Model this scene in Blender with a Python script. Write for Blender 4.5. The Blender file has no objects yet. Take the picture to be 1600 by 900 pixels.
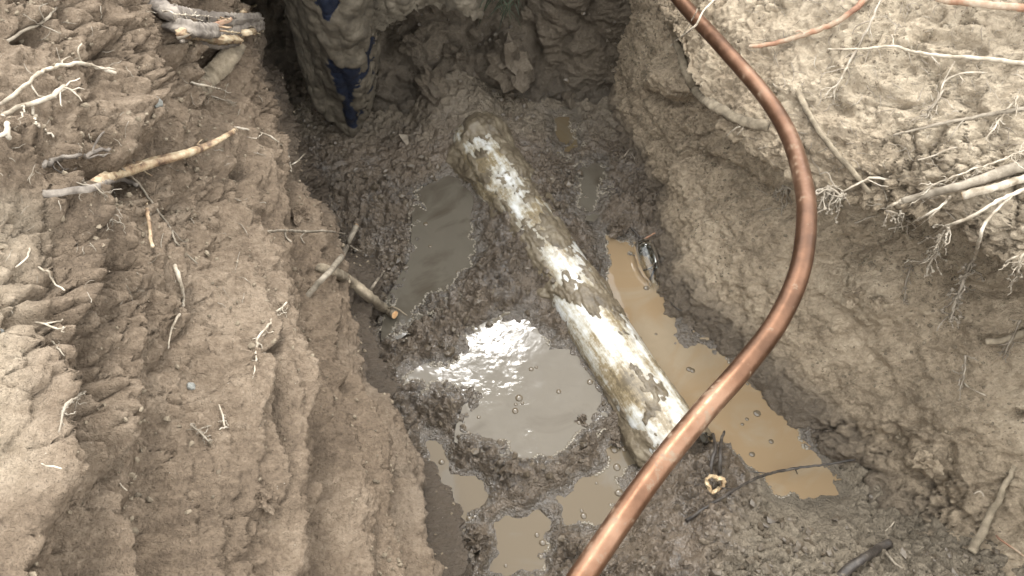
import bpy, math, random
import numpy as np
from mathutils import Vector
from mathutils.bvhtree import BVHTree

random.seed(7)
RNG = np.random.default_rng(11)
scene = bpy.context.scene
COL = scene.collection

# ------------------------------------------------------------------ camera
F_PX = 1256.0                       # focal length in photo pixels (1600 wide)
CAM = np.array([0.0, 0.0, 1.15])
PITCH = math.radians(55.0)          # below the horizon
cam_d = bpy.data.cameras.new('camera')
cam_d.sensor_width = 36.0
cam_d.lens = 36.0 * F_PX / 1600.0
cam_d.clip_start = 0.01
cam_d.clip_end = 500.0
cam = bpy.data.objects.new('camera', cam_d)
COL.objects.link(cam)
cam.location = CAM
cam.rotation_euler = (math.pi / 2 - PITCH, 0, 0)
scene.camera = cam

# ------------------------------------------------------------------ sky and sun (bright overcast)
SUN_EL = math.radians(54.5)
SUN_AZ = math.radians(-5.0)         # from +y, negative = to the left
CLOUD, CLOUD_L = 0.9, 8.0
world = bpy.data.worlds.new('World')
scene.world = world
world.use_nodes = True
wn = world.node_tree
wn.nodes.clear()
w_out = wn.nodes.new('ShaderNodeOutputWorld')
w_bg = wn.nodes.new('ShaderNodeBackground')
w_hsv = wn.nodes.new('ShaderNodeHueSaturation')
w_sky = wn.nodes.new('ShaderNodeTexSky')
w_sky.sky_type = 'NISHITA'
w_sky.sun_disc = False
w_sky.sun_elevation = SUN_EL
w_sky.sun_rotation = SUN_AZ
w_sky.air_density = 1.0
w_sky.dust_density = 1.5
w_hsv.inputs['Saturation'].default_value = 0.4     # cloud cover takes the blue out
wn.links.new(w_sky.outputs[0], w_hsv.inputs['Color'])
w_mix = wn.nodes.new('ShaderNodeMix')                # an even cloud sheet over most of the sky
w_mix.data_type = 'RGBA'
w_mix.inputs[0].default_value = CLOUD
w_mix.inputs[7].default_value = (CLOUD_L * 0.97, CLOUD_L, CLOUD_L * 1.03, 1)
wn.links.new(w_hsv.outputs[0], w_mix.inputs[6])
wn.links.new(w_mix.outputs[2], w_bg.inputs['Color'])
w_bg.inputs['Strength'].default_value = 0.15
wn.links.new(w_bg.outputs[0], w_out.inputs[0])

sun_d = bpy.data.lights.new('sun', 'SUN')
sun_d.energy = 0.55
sun_d.angle = math.radians(10.0)
sun_d.color = (1.0, 0.975, 0.94)
sun = bpy.data.objects.new('sun', sun_d)
COL.objects.link(sun)
sdir = Vector((math.sin(SUN_AZ) * math.cos(SUN_EL), math.cos(SUN_AZ) * math.cos(SUN_EL), math.sin(SUN_EL)))
sun.rotation_euler = (-sdir).to_track_quat('-Z', 'Y').to_euler()
sun.location = (0, 3, 6)

vs = scene.view_settings
vs.view_transform = 'Standard'
vs.look = 'None'
vs.gamma = 1.0
vs.use_curve_mapping = False
vs.exposure = 2.1

# ------------------------------------------------------------------ projection helpers
SP, CP = math.sin(PITCH), math.cos(PITCH)


def proj(P):
    """world points (...,3) -> photo pixels"""
    r = P - CAM
    dep = r[..., 1] * CP - r[..., 2] * SP
    up = r[..., 1] * SP + r[..., 2] * CP
    dep = np.where(np.abs(dep) < 1e-3, 1e-3, dep)
    px = 800 + r[..., 0] / dep * F_PX
    py = 450 - up / dep * F_PX
    bad = dep < 0.05
    return np.where(bad, -9999, px), np.where(bad, -9999, py)


def ray(px, py):
    a = (px - 800) / F_PX
    b = (450 - py) / F_PX
    return np.array([a, CP + b * SP, -SP + b * CP])


def at_z(px, py, z):
    d = ray(px, py)
    return CAM + d * ((z - CAM[2]) / d[2])


def at_y(px, py, y):
    d = ray(px, py)
    return CAM + d * (y / d[1])


def at_t(px, py, t):
    return CAM + ray(px, py) * t


# ------------------------------------------------------------------ numpy noise
_prm = np.random.default_rng(3).permutation(256).astype(np.int32)
_G = np.array([[1, 1, 0], [-1, 1, 0], [1, -1, 0], [-1, -1, 0], [1, 0, 1], [-1, 0, 1], [1, 0, -1], [-1, 0, -1],
               [0, 1, 1], [0, -1, 1], [0, 1, -1], [0, -1, -1], [1, 1, 0], [-1, 1, 0], [0, -1, 1], [0, -1, -1]], np.float32)
_J = np.random.default_rng(5).random((256, 3)).astype(np.float32)


def perlin(P):
    P = P.astype(np.float32)
    fi = np.floor(P)
    f = P - fi
    i = fi.astype(np.int32)
    u = f * f * f * (f * (f * 6 - 15) + 10)
    out = 0
    for dx in (0, 1):
        hx = _prm[(i[:, 0] + dx) & 255]
        wx = u[:, 0] if dx else 1 - u[:, 0]
        for dy in (0, 1):
            hy = _prm[(hx + i[:, 1] + dy) & 255]
            wy = u[:, 1] if dy else 1 - u[:, 1]
            for dz in (0, 1):
                h = _prm[(hy + i[:, 2] + dz) & 255] & 15
                wz = u[:, 2] if dz else 1 - u[:, 2]
                g = _G[h]
                d = g[:, 0] * (f[:, 0] - dx) + g[:, 1] * (f[:, 1] - dy) + g[:, 2] * (f[:, 2] - dz)
                out = out + wx * wy * wz * d
    return out


def fbm(P, scale, octs=4, gain=0.5, off=0.0):
    s, a, out = scale, 1.0, 0
    for k in range(octs):
        out = out + a * perlin(P * s + off + 17.3 * k)
        s *= 2.03
        a *= gain
    return out


def ridged(P, scale, octs=3, gain=0.5, off=0.0):
    s, a, out = scale, 1.0, 0
    for k in range(octs):
        out = out + a * (1 - np.abs(perlin(P * s + off + 9.1 * k)) * 2)
        s *= 2.1
        a *= gain
    return out


def worley(P, scale, off=0.0):
    P = (P * scale + off).astype(np.float32)
    fi = np.floor(P)
    f = P - fi
    i = fi.astype(np.int32)
    f1 = np.full(len(P), 9.0, np.float32)
    f2 = f1.copy()
    for dx in (-1, 0, 1):
        hx = _prm[(i[:, 0] + dx) & 255]
        for dy in (-1, 0, 1):
            hy = _prm[(hx + i[:, 1] + dy) & 255]
            for dz in (-1, 0, 1):
                h = _prm[(hy + i[:, 2] + dz) & 255]
                j = _J[h]
                d = (dx + j[:, 0] - f[:, 0]) ** 2 + (dy + j[:, 1] - f[:, 1]) ** 2 + (dz + j[:, 2] - f[:, 2]) ** 2
                m = d < f1
                f2 = np.where(m, f1, np.minimum(f2, d))
                f1 = np.where(m, d, f1)
    return np.sqrt(f1), np.sqrt(f2)


def sstep(a, b, x):
    t = np.clip((x - a) / (b - a), 0, 1)
    return t * t * (3 - 2 * t)


# ------------------------------------------------------------------ sculpting strokes (positions read off the photo)
def crumble(P, off, smear):
    c1, c2 = worley(P + 0.004 * np.stack([fbm(P, 60, 2, off=off), fbm(P, 60, 2, off=off + 7), fbm(P, 60, 2, off=off + 3)], -1), 46, off=off)
    d1, _ = worley(P, 115, off=off + 3)
    pat = sstep(-0.15, 0.55, fbm(P, 8, 3, off=off + 5))
    k = (1 - 0.8 * smear) * (0.2 + 0.8 * pat)
    h = (0.030 * (0.45 - c1) - 0.015 * np.exp(-((c2 - c1) / 0.06) ** 2) + 0.012 * (0.45 - d1)) * k
    cr = 1 - np.abs(fbm(P, 11, 3, 0.6, off=off + 9)) * 2
    h -= 0.012 * sstep(0.94, 1.0, cr) * (1 - 0.85 * smear)
    return h


def poly_dist(px, py, pts):
    """unsigned distance and signed side to an open polyline"""
    best = np.full(px.shape, 1e9)
    side = np.zeros(px.shape)
    for (x0, y0), (x1, y1) in zip(pts[:-1], pts[1:]):
        dx, dy = x1 - x0, y1 - y0
        L2 = dx * dx + dy * dy
        t = np.clip(((px - x0) * dx + (py - y0) * dy) / L2, 0, 1)
        ex, ey = px - (x0 + t * dx), py - (y0 + t * dy)
        d = np.hypot(ex, ey)
        m = d < best
        best = np.where(m, d, best)
        side = np.where(m, np.sign((px - x0) * dy - (py - y0) * dx), side)
    return best, side


def poly_sd(px, py, pts):
    """signed distance to a closed polygon, negative inside"""
    n = len(pts)
    best = np.full(px.shape, 1e9)
    ins = np.zeros(px.shape, bool)
    for k in range(n):
        x0, y0 = pts[k]
        x1, y1 = pts[(k + 1) % n]
        dx, dy = x1 - x0, y1 - y0
        t = np.clip(((px - x0) * dx + (py - y0) * dy) / (dx * dx + dy * dy + 1e-9), 0, 1)
        best = np.minimum(best, np.hypot(px - (x0 + t * dx), py - (y0 + t * dy)))
        c = ((y0 > py) != (y1 > py)) & (px < (x1 - x0) * (py - y0) / (y1 - y0 + 1e-12) + x0)
        ins ^= c
    return np.where(ins, -best, best)


def groove(px, py, pts, w, depth):
    d, _ = poly_dist(px, py, pts)
    return -depth * np.exp(-(d / w) ** 2)


def step_edge(px, py, pts, amp, fall, sharp=6):
    """raised on the screen-left of a downward polyline, dropping sharply on the other side"""
    d, s = poly_dist(px, py, pts)
    sd = d * s
    left = np.exp(-(np.maximum(-sd, 0) / fall) ** 2)
    return amp * np.where(sd < 0, left, np.exp(-(sd / sharp) ** 2))


def ledge(px, py, pts, amp, fall, gw=10, gd=0.6, off=9):
    """a step with an undercut groove along its foot"""
    h = step_edge(px, py, pts, amp, fall, 4)
    return h + groove(px, py, [(x + off, y) for x, y in pts], gw * 0.75, amp * gd * 1.7)


def blob(px, py, cx, cy, rx, ry, amp, rot=0.0, p=1.0):
    c, s = math.cos(rot), math.sin(rot)
    dx, dy = px - cx, py - cy
    q = ((dx * c + dy * s) / rx) ** 2 + ((-dx * s + dy * c) / ry) ** 2
    return amp * np.clip(1 - q, 0, 1) ** p


# ------------------------------------------------------------------ mesh and object helpers
def mesh_grid(name, P, attrs=None, flip=False):
    R, C = P.shape[:2]
    v = P.reshape(-1, 3).astype(np.float32)
    i = np.arange(R * C).reshape(R, C)
    q = np.stack([i[:-1, :-1], i[:-1, 1:], i[1:, 1:], i[1:, :-1]], -1).reshape(-1, 4)
    if flip:
        q = q[:, ::-1]
    return mesh_quads(name, v, q, attrs)


def mesh_quads(name, v, q, attrs=None, k=4, smooth=True):
    me = bpy.data.meshes.new(name)
    v = np.ascontiguousarray(v, np.float32)
    q = np.ascontiguousarray(q, np.int32)
    me.vertices.add(len(v))
    me.vertices.foreach_set('co', v.ravel())
    me.loops.add(len(q) * k)
    me.loops.foreach_set('vertex_index', q.ravel())
    me.polygons.add(len(q))
    me.polygons.foreach_set('loop_start', np.arange(0, len(q) * k, k, dtype=np.int32))
    me.update(calc_edges=True)
    me.polygons.foreach_set('use_smooth', np.full(len(q), smooth))
    if attrs:
        for an, av in attrs.items():
            a = me.attributes.new(an, 'FLOAT', 'POINT')
            a.data.foreach_set('value', np.ascontiguousarray(av, np.float32).ravel())
    me.validate()
    return me


def obj(name, me, mat, parent=None):
    o = bpy.data.objects.new(name, me)
    COL.objects.link(o)
    if mat is not None:
        me.materials.clear()
        me.materials.append(mat)
    if parent is not None:
        o.parent = parent
    return o


def tag(o, label=None, cat=None, group=None, kind=None):
    if label:
        o['label'] = label
    if cat:
        o['category'] = cat
    if group:
        o['group'] = group
    if kind:
        o['kind'] = kind
    return o


def grid_normals(P):
    du = np.gradient(P, axis=0)
    dv = np.gradient(P, axis=1)
    n = np.cross(du, dv)
    n /= np.linalg.norm(n, axis=-1, keepdims=True) + 1e-12
    return n


def blur(A, sig, axis):
    r = int(3 * sig)
    if r < 1:
        return A
    k = np.exp(-0.5 * (np.arange(-r, r + 1) / sig) ** 2)
    k /= k.sum()
    pad = [(0, 0)] * A.ndim
    pad[axis] = (r, r)
    B = np.pad(A, pad, mode='reflect', reflect_type='odd')
    out = 0
    n = A.shape[axis]
    for j, w in enumerate(k):
        sl = [slice(None)] * A.ndim
        sl[axis] = slice(j, j + n)
        out = out + w * B[tuple(sl)]
    return out


# ------------------------------------------------------------------ materials
class NT:
    def __init__(self, name):
        self.m = bpy.data.materials.new(name)
        self.m.use_nodes = True
        self.t = self.m.node_tree
        self.t.nodes.clear()
        self.out = self.n('ShaderNodeOutputMaterial')
        self.b = self.n('ShaderNodeBsdfPrincipled')
        self.l(self.b.outputs[0], self.out.inputs[0])
        self.co = self.n('ShaderNodeTexCoord').outputs['Object']

    def n(self, t, **kw):
        x = self.t.nodes.new(t)
        for k, v in kw.items():
            setattr(x, k, v)
        return x

    def l(self, a, b):
        self.t.links.new(a, b)

    def put(self, sock, v):
        if hasattr(v, 'is_linked') or isinstance(v, bpy.types.NodeSocket):
            self.l(v, sock)
        else:
            sock.default_value = v

    def noise(self, scale, detail=6, rough=0.6, co=None, stretch=None, dist=0.0):
        c = co or self.co
        if stretch:
            mp = self.n('ShaderNodeMapping')
            mp.inputs['Scale'].default_value = stretch
            self.l(c, mp.inputs[0])
            c = mp.outputs[0]
        x = self.n('ShaderNodeTexNoise')
        x.inputs['Scale'].default_value = scale
        x.inputs['Detail'].default_value = detail
        x.inputs['Roughness'].default_value = rough
        x.inputs['Distortion'].default_value = dist
        self.l(c, x.inputs['Vector'])
        return x.outputs[0]

    def vor(self, scale, feature='F1'):
        x = self.n('ShaderNodeTexVoronoi', feature=feature)
        x.inputs['Scale'].default_value = scale
        self.l(self.co, x.inputs['Vector'])
        return x.outputs['Distance']

    def ramp(self, fac, stops):
        r = self.n('ShaderNodeValToRGB')
        e = r.color_ramp.elements
        while len(e) < len(stops):
            e.new(0.5)
        for k, (p, c) in enumerate(stops):
            e[k].position = p
            e[k].color = (*c, 1) if len(c) == 3 else c
        self.l(fac, r.inputs[0])
        return r.outputs[0]

    def mix(self, fac, a, b, mode='MIX'):
        x = self.n('ShaderNodeMix', data_type='RGBA', blend_type=mode)
        self.put(x.inputs[0], fac)
        for s, v in ((x.inputs[6], a), (x.inputs[7], b)):
            if isinstance(v, tuple):
                s.default_value = (*v, 1) if len(v) == 3 else v
            else:
                self.l(v, s)
        return x.outputs[2]

    def math(self, op, a, b=0.0, clamp=False):
        x = self.n('ShaderNodeMath', operation=op, use_clamp=clamp)
        self.put(x.inputs[0], a)
        self.put(x.inputs[1], b)
        return x.outputs[0]

    def mapr(self, v, a, b, c=0.0, d=1.0):
        x = self.n('ShaderNodeMapRange')
        self.l(v, x.inputs[0])
        for k, q in enumerate((a, b, c, d)):
            x.inputs[k + 1].default_value = q
        return x.outputs[0]

    def attr(self, name):
        return self.n('ShaderNodeAttribute', attribute_name=name).outputs['Fac']

    def bump(self, h, strength=0.5, dist=0.002, prev=None):
        x = self.n('ShaderNodeBump')
        x.inputs['Strength'].default_value = strength
        x.inputs['Distance'].default_value = dist
        self.l(h, x.inputs['Height'])
        if prev is not None:
            self.l(prev, x.inputs['Normal'])
        return x.outputs[0]

    def fin(self, col, rough, normal=None, metallic=0.0, ior=1.45, spec=None):
        self.put(self.b.inputs['Base Color'], (*col, 1) if isinstance(col, tuple) and len(col) == 3 else col)
        self.put(self.b.inputs['Roughness'], rough)
        self.put(self.b.inputs['Metallic'], metallic)
        self.b.inputs['IOR'].default_value = ior
        if spec is not None:
            self.put(self.b.inputs['Specular IOR Level'], spec)
        if normal is not None:
            self.l(normal, self.b.inputs['Normal'])
        return self.m


def soil_material(name, dark, mid, light, wetcol, spec=0.25):
    t = NT(name)
    n1 = t.noise(5, 8, 0.62)
    n2 = t.noise(60, 6, 0.7)
    n3 = t.noise(230, 2, 0.6)
    v = t.math('ADD', t.math('MULTIPLY', n1, 0.50), t.math('ADD', t.math('MULTIPLY', n2, 0.32), t.math('MULTIPLY', n3, 0.18)))
    c = t.ramp(v, [(0.39, dark), (0.5, mid), (0.60, light)])
    # dried pale clay; on the right bank also light put into the colour
    c = t.mix(t.math('MULTIPLY', t.attr('clay'), 0.75), c, t.mix(t.mapr(n2, 0.3, 0.7), (0.33, 0.262, 0.18), (0.52, 0.43, 0.315)))
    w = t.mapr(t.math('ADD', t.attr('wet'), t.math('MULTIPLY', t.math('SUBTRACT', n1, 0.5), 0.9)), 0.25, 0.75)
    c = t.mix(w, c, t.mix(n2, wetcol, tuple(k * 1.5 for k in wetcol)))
    # pale grit
    g = t.mapr(t.vor(170), 0.10, 0.04)
    g = t.math('MULTIPLY', g, t.mapr(t.noise(40, 2), 0.55, 0.62))
    c = t.mix(t.math('MULTIPLY', g, 0.55), c, (0.5, 0.45, 0.36))
    rough = t.mapr(w, 0, 1, 0.95, 0.42)
    sp = t.mapr(w, 0, 1, spec, 0.5)
    b1 = t.bump(t.noise(95, 6, 0.72), 1.0, 0.011)
    b2 = t.bump(t.noise(300, 2, 0.6), 0.6, 0.003, b1)
    return t.fin(c, rough, b2, spec=sp)


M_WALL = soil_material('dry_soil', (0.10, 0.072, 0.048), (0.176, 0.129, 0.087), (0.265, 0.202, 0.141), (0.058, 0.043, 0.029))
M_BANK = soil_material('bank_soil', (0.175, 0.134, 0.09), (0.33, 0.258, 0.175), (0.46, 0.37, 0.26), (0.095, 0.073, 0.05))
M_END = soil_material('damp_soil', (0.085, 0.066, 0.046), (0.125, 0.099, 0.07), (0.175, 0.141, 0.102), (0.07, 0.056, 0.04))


def wet_mud(name):
    t = NT(name)
    n1 = t.noise(9, 8, 0.65)
    n2 = t.noise(80, 6, 0.7)
    v = t.math('ADD', t.math('MULTIPLY', n1, 0.6), t.math('MULTIPLY', n2, 0.4))
    wetc = t.ramp(v, [(0.36, (0.06, 0.045, 0.030)), (0.52, (0.104, 0.078, 0.053)), (0.66, (0.15, 0.115, 0.081))])
    dryc = t.ramp(v, [(0.36, (0.105, 0.083, 0.056)), (0.52, (0.165, 0.133, 0.092)), (0.66, (0.225, 0.184, 0.13))])
    dry = t.mapr(t.math('ADD', t.attr('dry'), t.math('MULTIPLY', t.math('SUBTRACT', n1, 0.5), 0.8)), 0.3, 0.7)
    c = t.mix(dry, wetc, dryc)
    sk = t.mapr(t.math('ADD', t.attr('soak'), t.math('MULTIPLY', t.math('SUBTRACT', n2, 0.5), 0.8)), 0.25, 0.8)
    c = t.mix(t.math('MULTIPLY', sk, 0.55), c, (0.062, 0.049, 0.033))
    rough = t.math('ADD', t.mapr(n2, 0.35, 0.65, 0.22, 0.5), t.math('MULTIPLY', dry, 0.45), True)
    b1 = t.bump(t.noise(80, 4, 0.7), 1.0, 0.010)
    b2 = t.bump(t.noise(260, 2, 0.6), 0.8, 0.004, b1)
    t.put(t.b.inputs['Coat Weight'], t.math('MULTIPLY', t.mapr(dry, 0, 1, 0.85, 0.0), t.math('MAXIMUM', sk, t.mapr(t.noise(22, 4, 0.6), 0.5, 0.62))))
    t.b.inputs['Coat Roughness'].default_value = 0.05
    t.l(b1, t.b.inputs['Coat Normal'])
    return t.fin(c, rough, b2, spec=0.5)


M_MUD = wet_mud('wet_mud')


def water_material(name, base, scum, amount, ripple=0.10):
    t = NT(name)
    n = t.noise(7, 5, 0.6, dist=1.2)
    s = t.mapr(n, 0.62 - amount * 0.45, 0.72 - amount * 0.35)
    c = t.mix(s, base, t.mix(t.noise(30, 6, 0.7, dist=0.8), scum, tuple(k * 0.78 for k in scum)))
    rough = t.mapr(t.math('MULTIPLY', s, t.noise(24, 5, 0.65, dist=1.0)), 0.3, 0.62, 0.02, 0.02 + 0.13 * amount)
    b = t.bump(t.noise(28, 3, 0.5, dist=0.6), ripple, 0.004)
    if ripple > 0.05:
        mk = t.mapr(t.noise(16, 3, 0.6), 0.5, 0.66)
        b = t.bump(t.math('MULTIPLY', t.noise(110, 3, 0.6, dist=1.0), mk), ripple * 1.6, 0.003, b)
    return t.fin(c, rough, b, ior=1.33)


M_WATER = water_material('muddy_water', (0.19, 0.133, 0.076), (0.225, 0.175, 0.115), 0.42, 0.03)
M_DARKWATER = water_material('brown_water', (0.095, 0.069, 0.038), (0.115, 0.092, 0.062), 0.15, 0.03)
M_SCUM = water_material('scummy_water', (0.075, 0.059, 0.039), (0.118, 0.098, 0.07), 0.8, 0.09)
M_GREY = water_material('silty_water', (0.055, 0.044, 0.031), (0.10, 0.086, 0.065), 0.6, 0.06)


def simple_mat(name, stops, scale, rough, bumpd=0.001, bscale=None, stretch=None, spec=0.4, metallic=0.0, strength=0.6):
    t = NT(name)
    n = t.noise(scale, 6, 0.65, stretch=stretch)
    c = t.ramp(n, stops)
    b = t.bump(t.noise(bscale or scale * 3, 5, 0.65, stretch=stretch), strength, bumpd)
    return t.fin(c, rough, b, spec=spec, metallic=metallic)


M_PALE = simple_mat('pale_root', [(0.35, (0.17, 0.135, 0.092)), (0.5, (0.32, 0.268, 0.20)), (0.68, (0.48, 0.42, 0.335))], 60, 0.8)
M_GREYROOT = simple_mat('grey_root', [(0.35, (0.11, 0.088, 0.062)), (0.5, (0.18, 0.148, 0.108)), (0.68, (0.28, 0.238, 0.18))], 60, 0.85)
M_MUDROOT = simple_mat('mud_coated_root', [(0.35, (0.11, 0.087, 0.059)), (0.5, (0.19, 0.152, 0.103)), (0.68, (0.28, 0.228, 0.158))], 50, 0.95, 0.004)
M_HAIR = simple_mat('root_hair', [(0.35, (0.14, 0.113, 0.08)), (0.52, (0.24, 0.2, 0.15)), (0.7, (0.40, 0.35, 0.275))], 45, 0.85)
M_WOOD = simple_mat('peeled_wood', [(0.36, (0.09, 0.055, 0.035)), (0.44, (0.23, 0.15, 0.085)), (0.54, (0.36, 0.275, 0.17)), (0.68, (0.45, 0.38, 0.27))], 55, 0.65, 0.001, 120)
M_SALMON = simple_mat('reddish_root', [(0.34, (0.13, 0.062, 0.036)), (0.46, (0.25, 0.135, 0.08)), (0.56, (0.27, 0.195, 0.13)), (0.7, (0.40, 0.33, 0.25))], 34, 0.75)
M_DARKWOOD = simple_mat('dark_wet_wood', [(0.35, (0.022, 0.018, 0.015)), (0.55, (0.05, 0.041, 0.033)), (0.72, (0.11, 0.092, 0.072))], 70, 0.5, 0.0015)
M_BARK = simple_mat('grey_bark', [(0.35, (0.075, 0.06, 0.048)), (0.5, (0.15, 0.125, 0.10)), (0.68, (0.26, 0.22, 0.175))], 40, 0.85, 0.004, 90)
M_CUT = simple_mat('fresh_cut_wood', [(0.35, (0.45, 0.23, 0.10)), (0.5, (0.58, 0.36, 0.18)), (0.68, (0.65, 0.50, 0.31))], 90, 0.6)
M_HUSK = simple_mat('dry_husk', [(0.35, (0.17, 0.10, 0.05)), (0.5, (0.33, 0.235, 0.13)), (0.66, (0.46, 0.37, 0.235))], 90, 0.7)
M_STONE = simple_mat('grey_stone', [(0.35, (0.12, 0.116, 0.10)), (0.65, (0.21, 0.206, 0.18))], 70, 0.55)
M_RIMGLINT = simple_mat('rim_glint_film', [(0.35, (0.14, 0.115, 0.08)), (0.65, (0.22, 0.19, 0.145))], 90, 0.05, 0.0004, spec=0.6)  # pale rim colour painted for waterline glints and grey film
M_GRASS = simple_mat('grass_blade', [(0.35, (0.012, 0.017, 0.007)), (0.65, (0.026, 0.034, 0.014))], 30, 0.6)
M_CRUMB = simple_mat('soil_crumb', [(0.35, (0.10, 0.078, 0.053)), (0.5, (0.165, 0.13, 0.088)), (0.68, (0.24, 0.194, 0.135))], 35, 0.95, 0.002, 300)
M_WETCRUMB = simple_mat('wet_mud_crumb', [(0.35, (0.06, 0.046, 0.031)), (0.5, (0.095, 0.074, 0.051)), (0.68, (0.14, 0.112, 0.08))], 35, 0.3, 0.002, 300, spec=0.5)
t = NT('white_plastic')
rot = t.n('ShaderNodeMapping')
rot.inputs['Rotation'].default_value = (0, 0, -math.atan2(0.67, -0.34))      # along the pipe
t.l(t.co, rot.inputs[0])
n1 = t.noise(34, 6, 0.65, co=rot.outputs[0], stretch=(0.16, 1, 1))
n2 = t.noise(150, 6, 0.7)
n4 = t.noise(14, 4, 0.6)
c = t.ramp(t.math('ADD', t.math('MULTIPLY', n1, 0.5), t.math('ADD', t.math('MULTIPLY', n2, 0.18), t.math('MULTIPLY', n4, 0.32))), [(0.40, (0.10, 0.078, 0.048)), (0.455, (0.22, 0.17, 0.10)), (0.495, (0.38, 0.35, 0.28)), (0.56, (0.56, 0.555, 0.52))])
c = t.mix(t.math('MULTIPLY', t.math('MULTIPLY', t.attr('stain'), t.mapr(n2, 0.3, 0.62, 0.4, 1.1)), 0.6), c, (0.15, 0.118, 0.074))
M_PVC = t.fin(c, 0.25, t.bump(n2, 0.3, 0.001))


# ================================================================== the trench
FAR_Y = 3.2


def stations_patch(ys, profs, NR_y, vv, sig_r, sig_c):
    """profile polylines (x,z) at stations ys -> smooth grid. NR_y: row y values, vv: column parameters"""
    ys = np.array(ys)
    pr = np.array(profs, float)             # (S, C, 2)
    C = pr.shape[1]
    cols = np.empty((len(ys), len(vv), 2))
    for s in range(len(ys)):
        for k in range(2):
            cols[s, :, k] = np.interp(vv, np.arange(C), pr[s, :, k])
    out = np.empty((len(NR_y), len(vv), 3))
    for j in range(len(vv)):
        out[:, j, 0] = np.interp(NR_y, ys, cols[:, j, 0])
        out[:, j, 2] = np.interp(NR_y, ys, cols[:, j, 1])
    out[:, :, 1] = np.asarray(NR_y)[:, None]
    for k in (0, 2):
        A = blur(out[:, :, k], sig_r, 0)
        out[:, :, k] = blur(A, sig_c, 1)
    return out


def displace(P, hfun, toward=CAM, warp=None):
    n = grid_normals(P)
    s = np.sign(((toward - P) * n).sum(-1).mean())
    n = n * s
    flat = P.reshape(-1, 3)
    h = hfun(flat).reshape(P.shape[:2])
    return P + n * h[..., None], s > 0, h


# ---------------------------------------------------------------- left wall
ys = [-0.6, -0.2, 0.0, 0.3, 0.5, 0.75, 0.95, 1.06, 1.13, 1.22, 1.6]
#        z:   -.10      .0        .12      .28       .45      .62      .74      .76
lp = []
base = np.interp(ys, [-0.6, 0.0, 0.31, 0.77, 1.06, 1.13, 1.22, 1.6], [0.08, 0.02, -0.092, -0.262, -0.385, -0.415, -0.5, -0.62])
off = {  # outward steps from the base at z .12 .28 .45 .62 .74
    -0.6: (.05, .12, .20, .28, .36), -0.2: (.05, .12, .20, .28, .36), 0.0: (.05, .12, .20, .28, .36), 0.3: (.035, .095, .175, .26, .35),
    0.5: (.03, .09, .17, .25, .34), 0.75: (.03, .085, .15, .21, .28), 0.95: (.02, .035, .075, .13, .2),
    1.06: (0.0, -.005, .03, .09, .16), 1.13: (.0, -.005, .03, .08, .15), 1.22: (.08, .1, .04, .03, .09), 1.6: (.08, .1, .08, .0, .0)}
for y, b in zip(ys, base):
    o = off[y]
    lp.append([(b + .03, -.10), (b, .0), (b - o[0], .12), (b - o[1], .28), (b - o[2], .45), (b - o[3], .62), (b - o[4], .75),
               (b - o[4] - .25, .80), (b - o[4] - 1.2, .80)])
rows = np.concatenate([np.linspace(-0.6, 0.06, 40)[:-1], np.linspace(0.06, 1.24, 640), np.linspace(1.24, 1.6, 50)[1:]])
vv = np.concatenate([np.linspace(0, 0.6, 20)[:-1], np.linspace(0.6, 5.7, 470), np.linspace(5.7, 8, 30)[1:]])
L = stations_patch(ys, lp, rows, vv, 14, 16)
PXL, PYL = proj(L)


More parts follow.
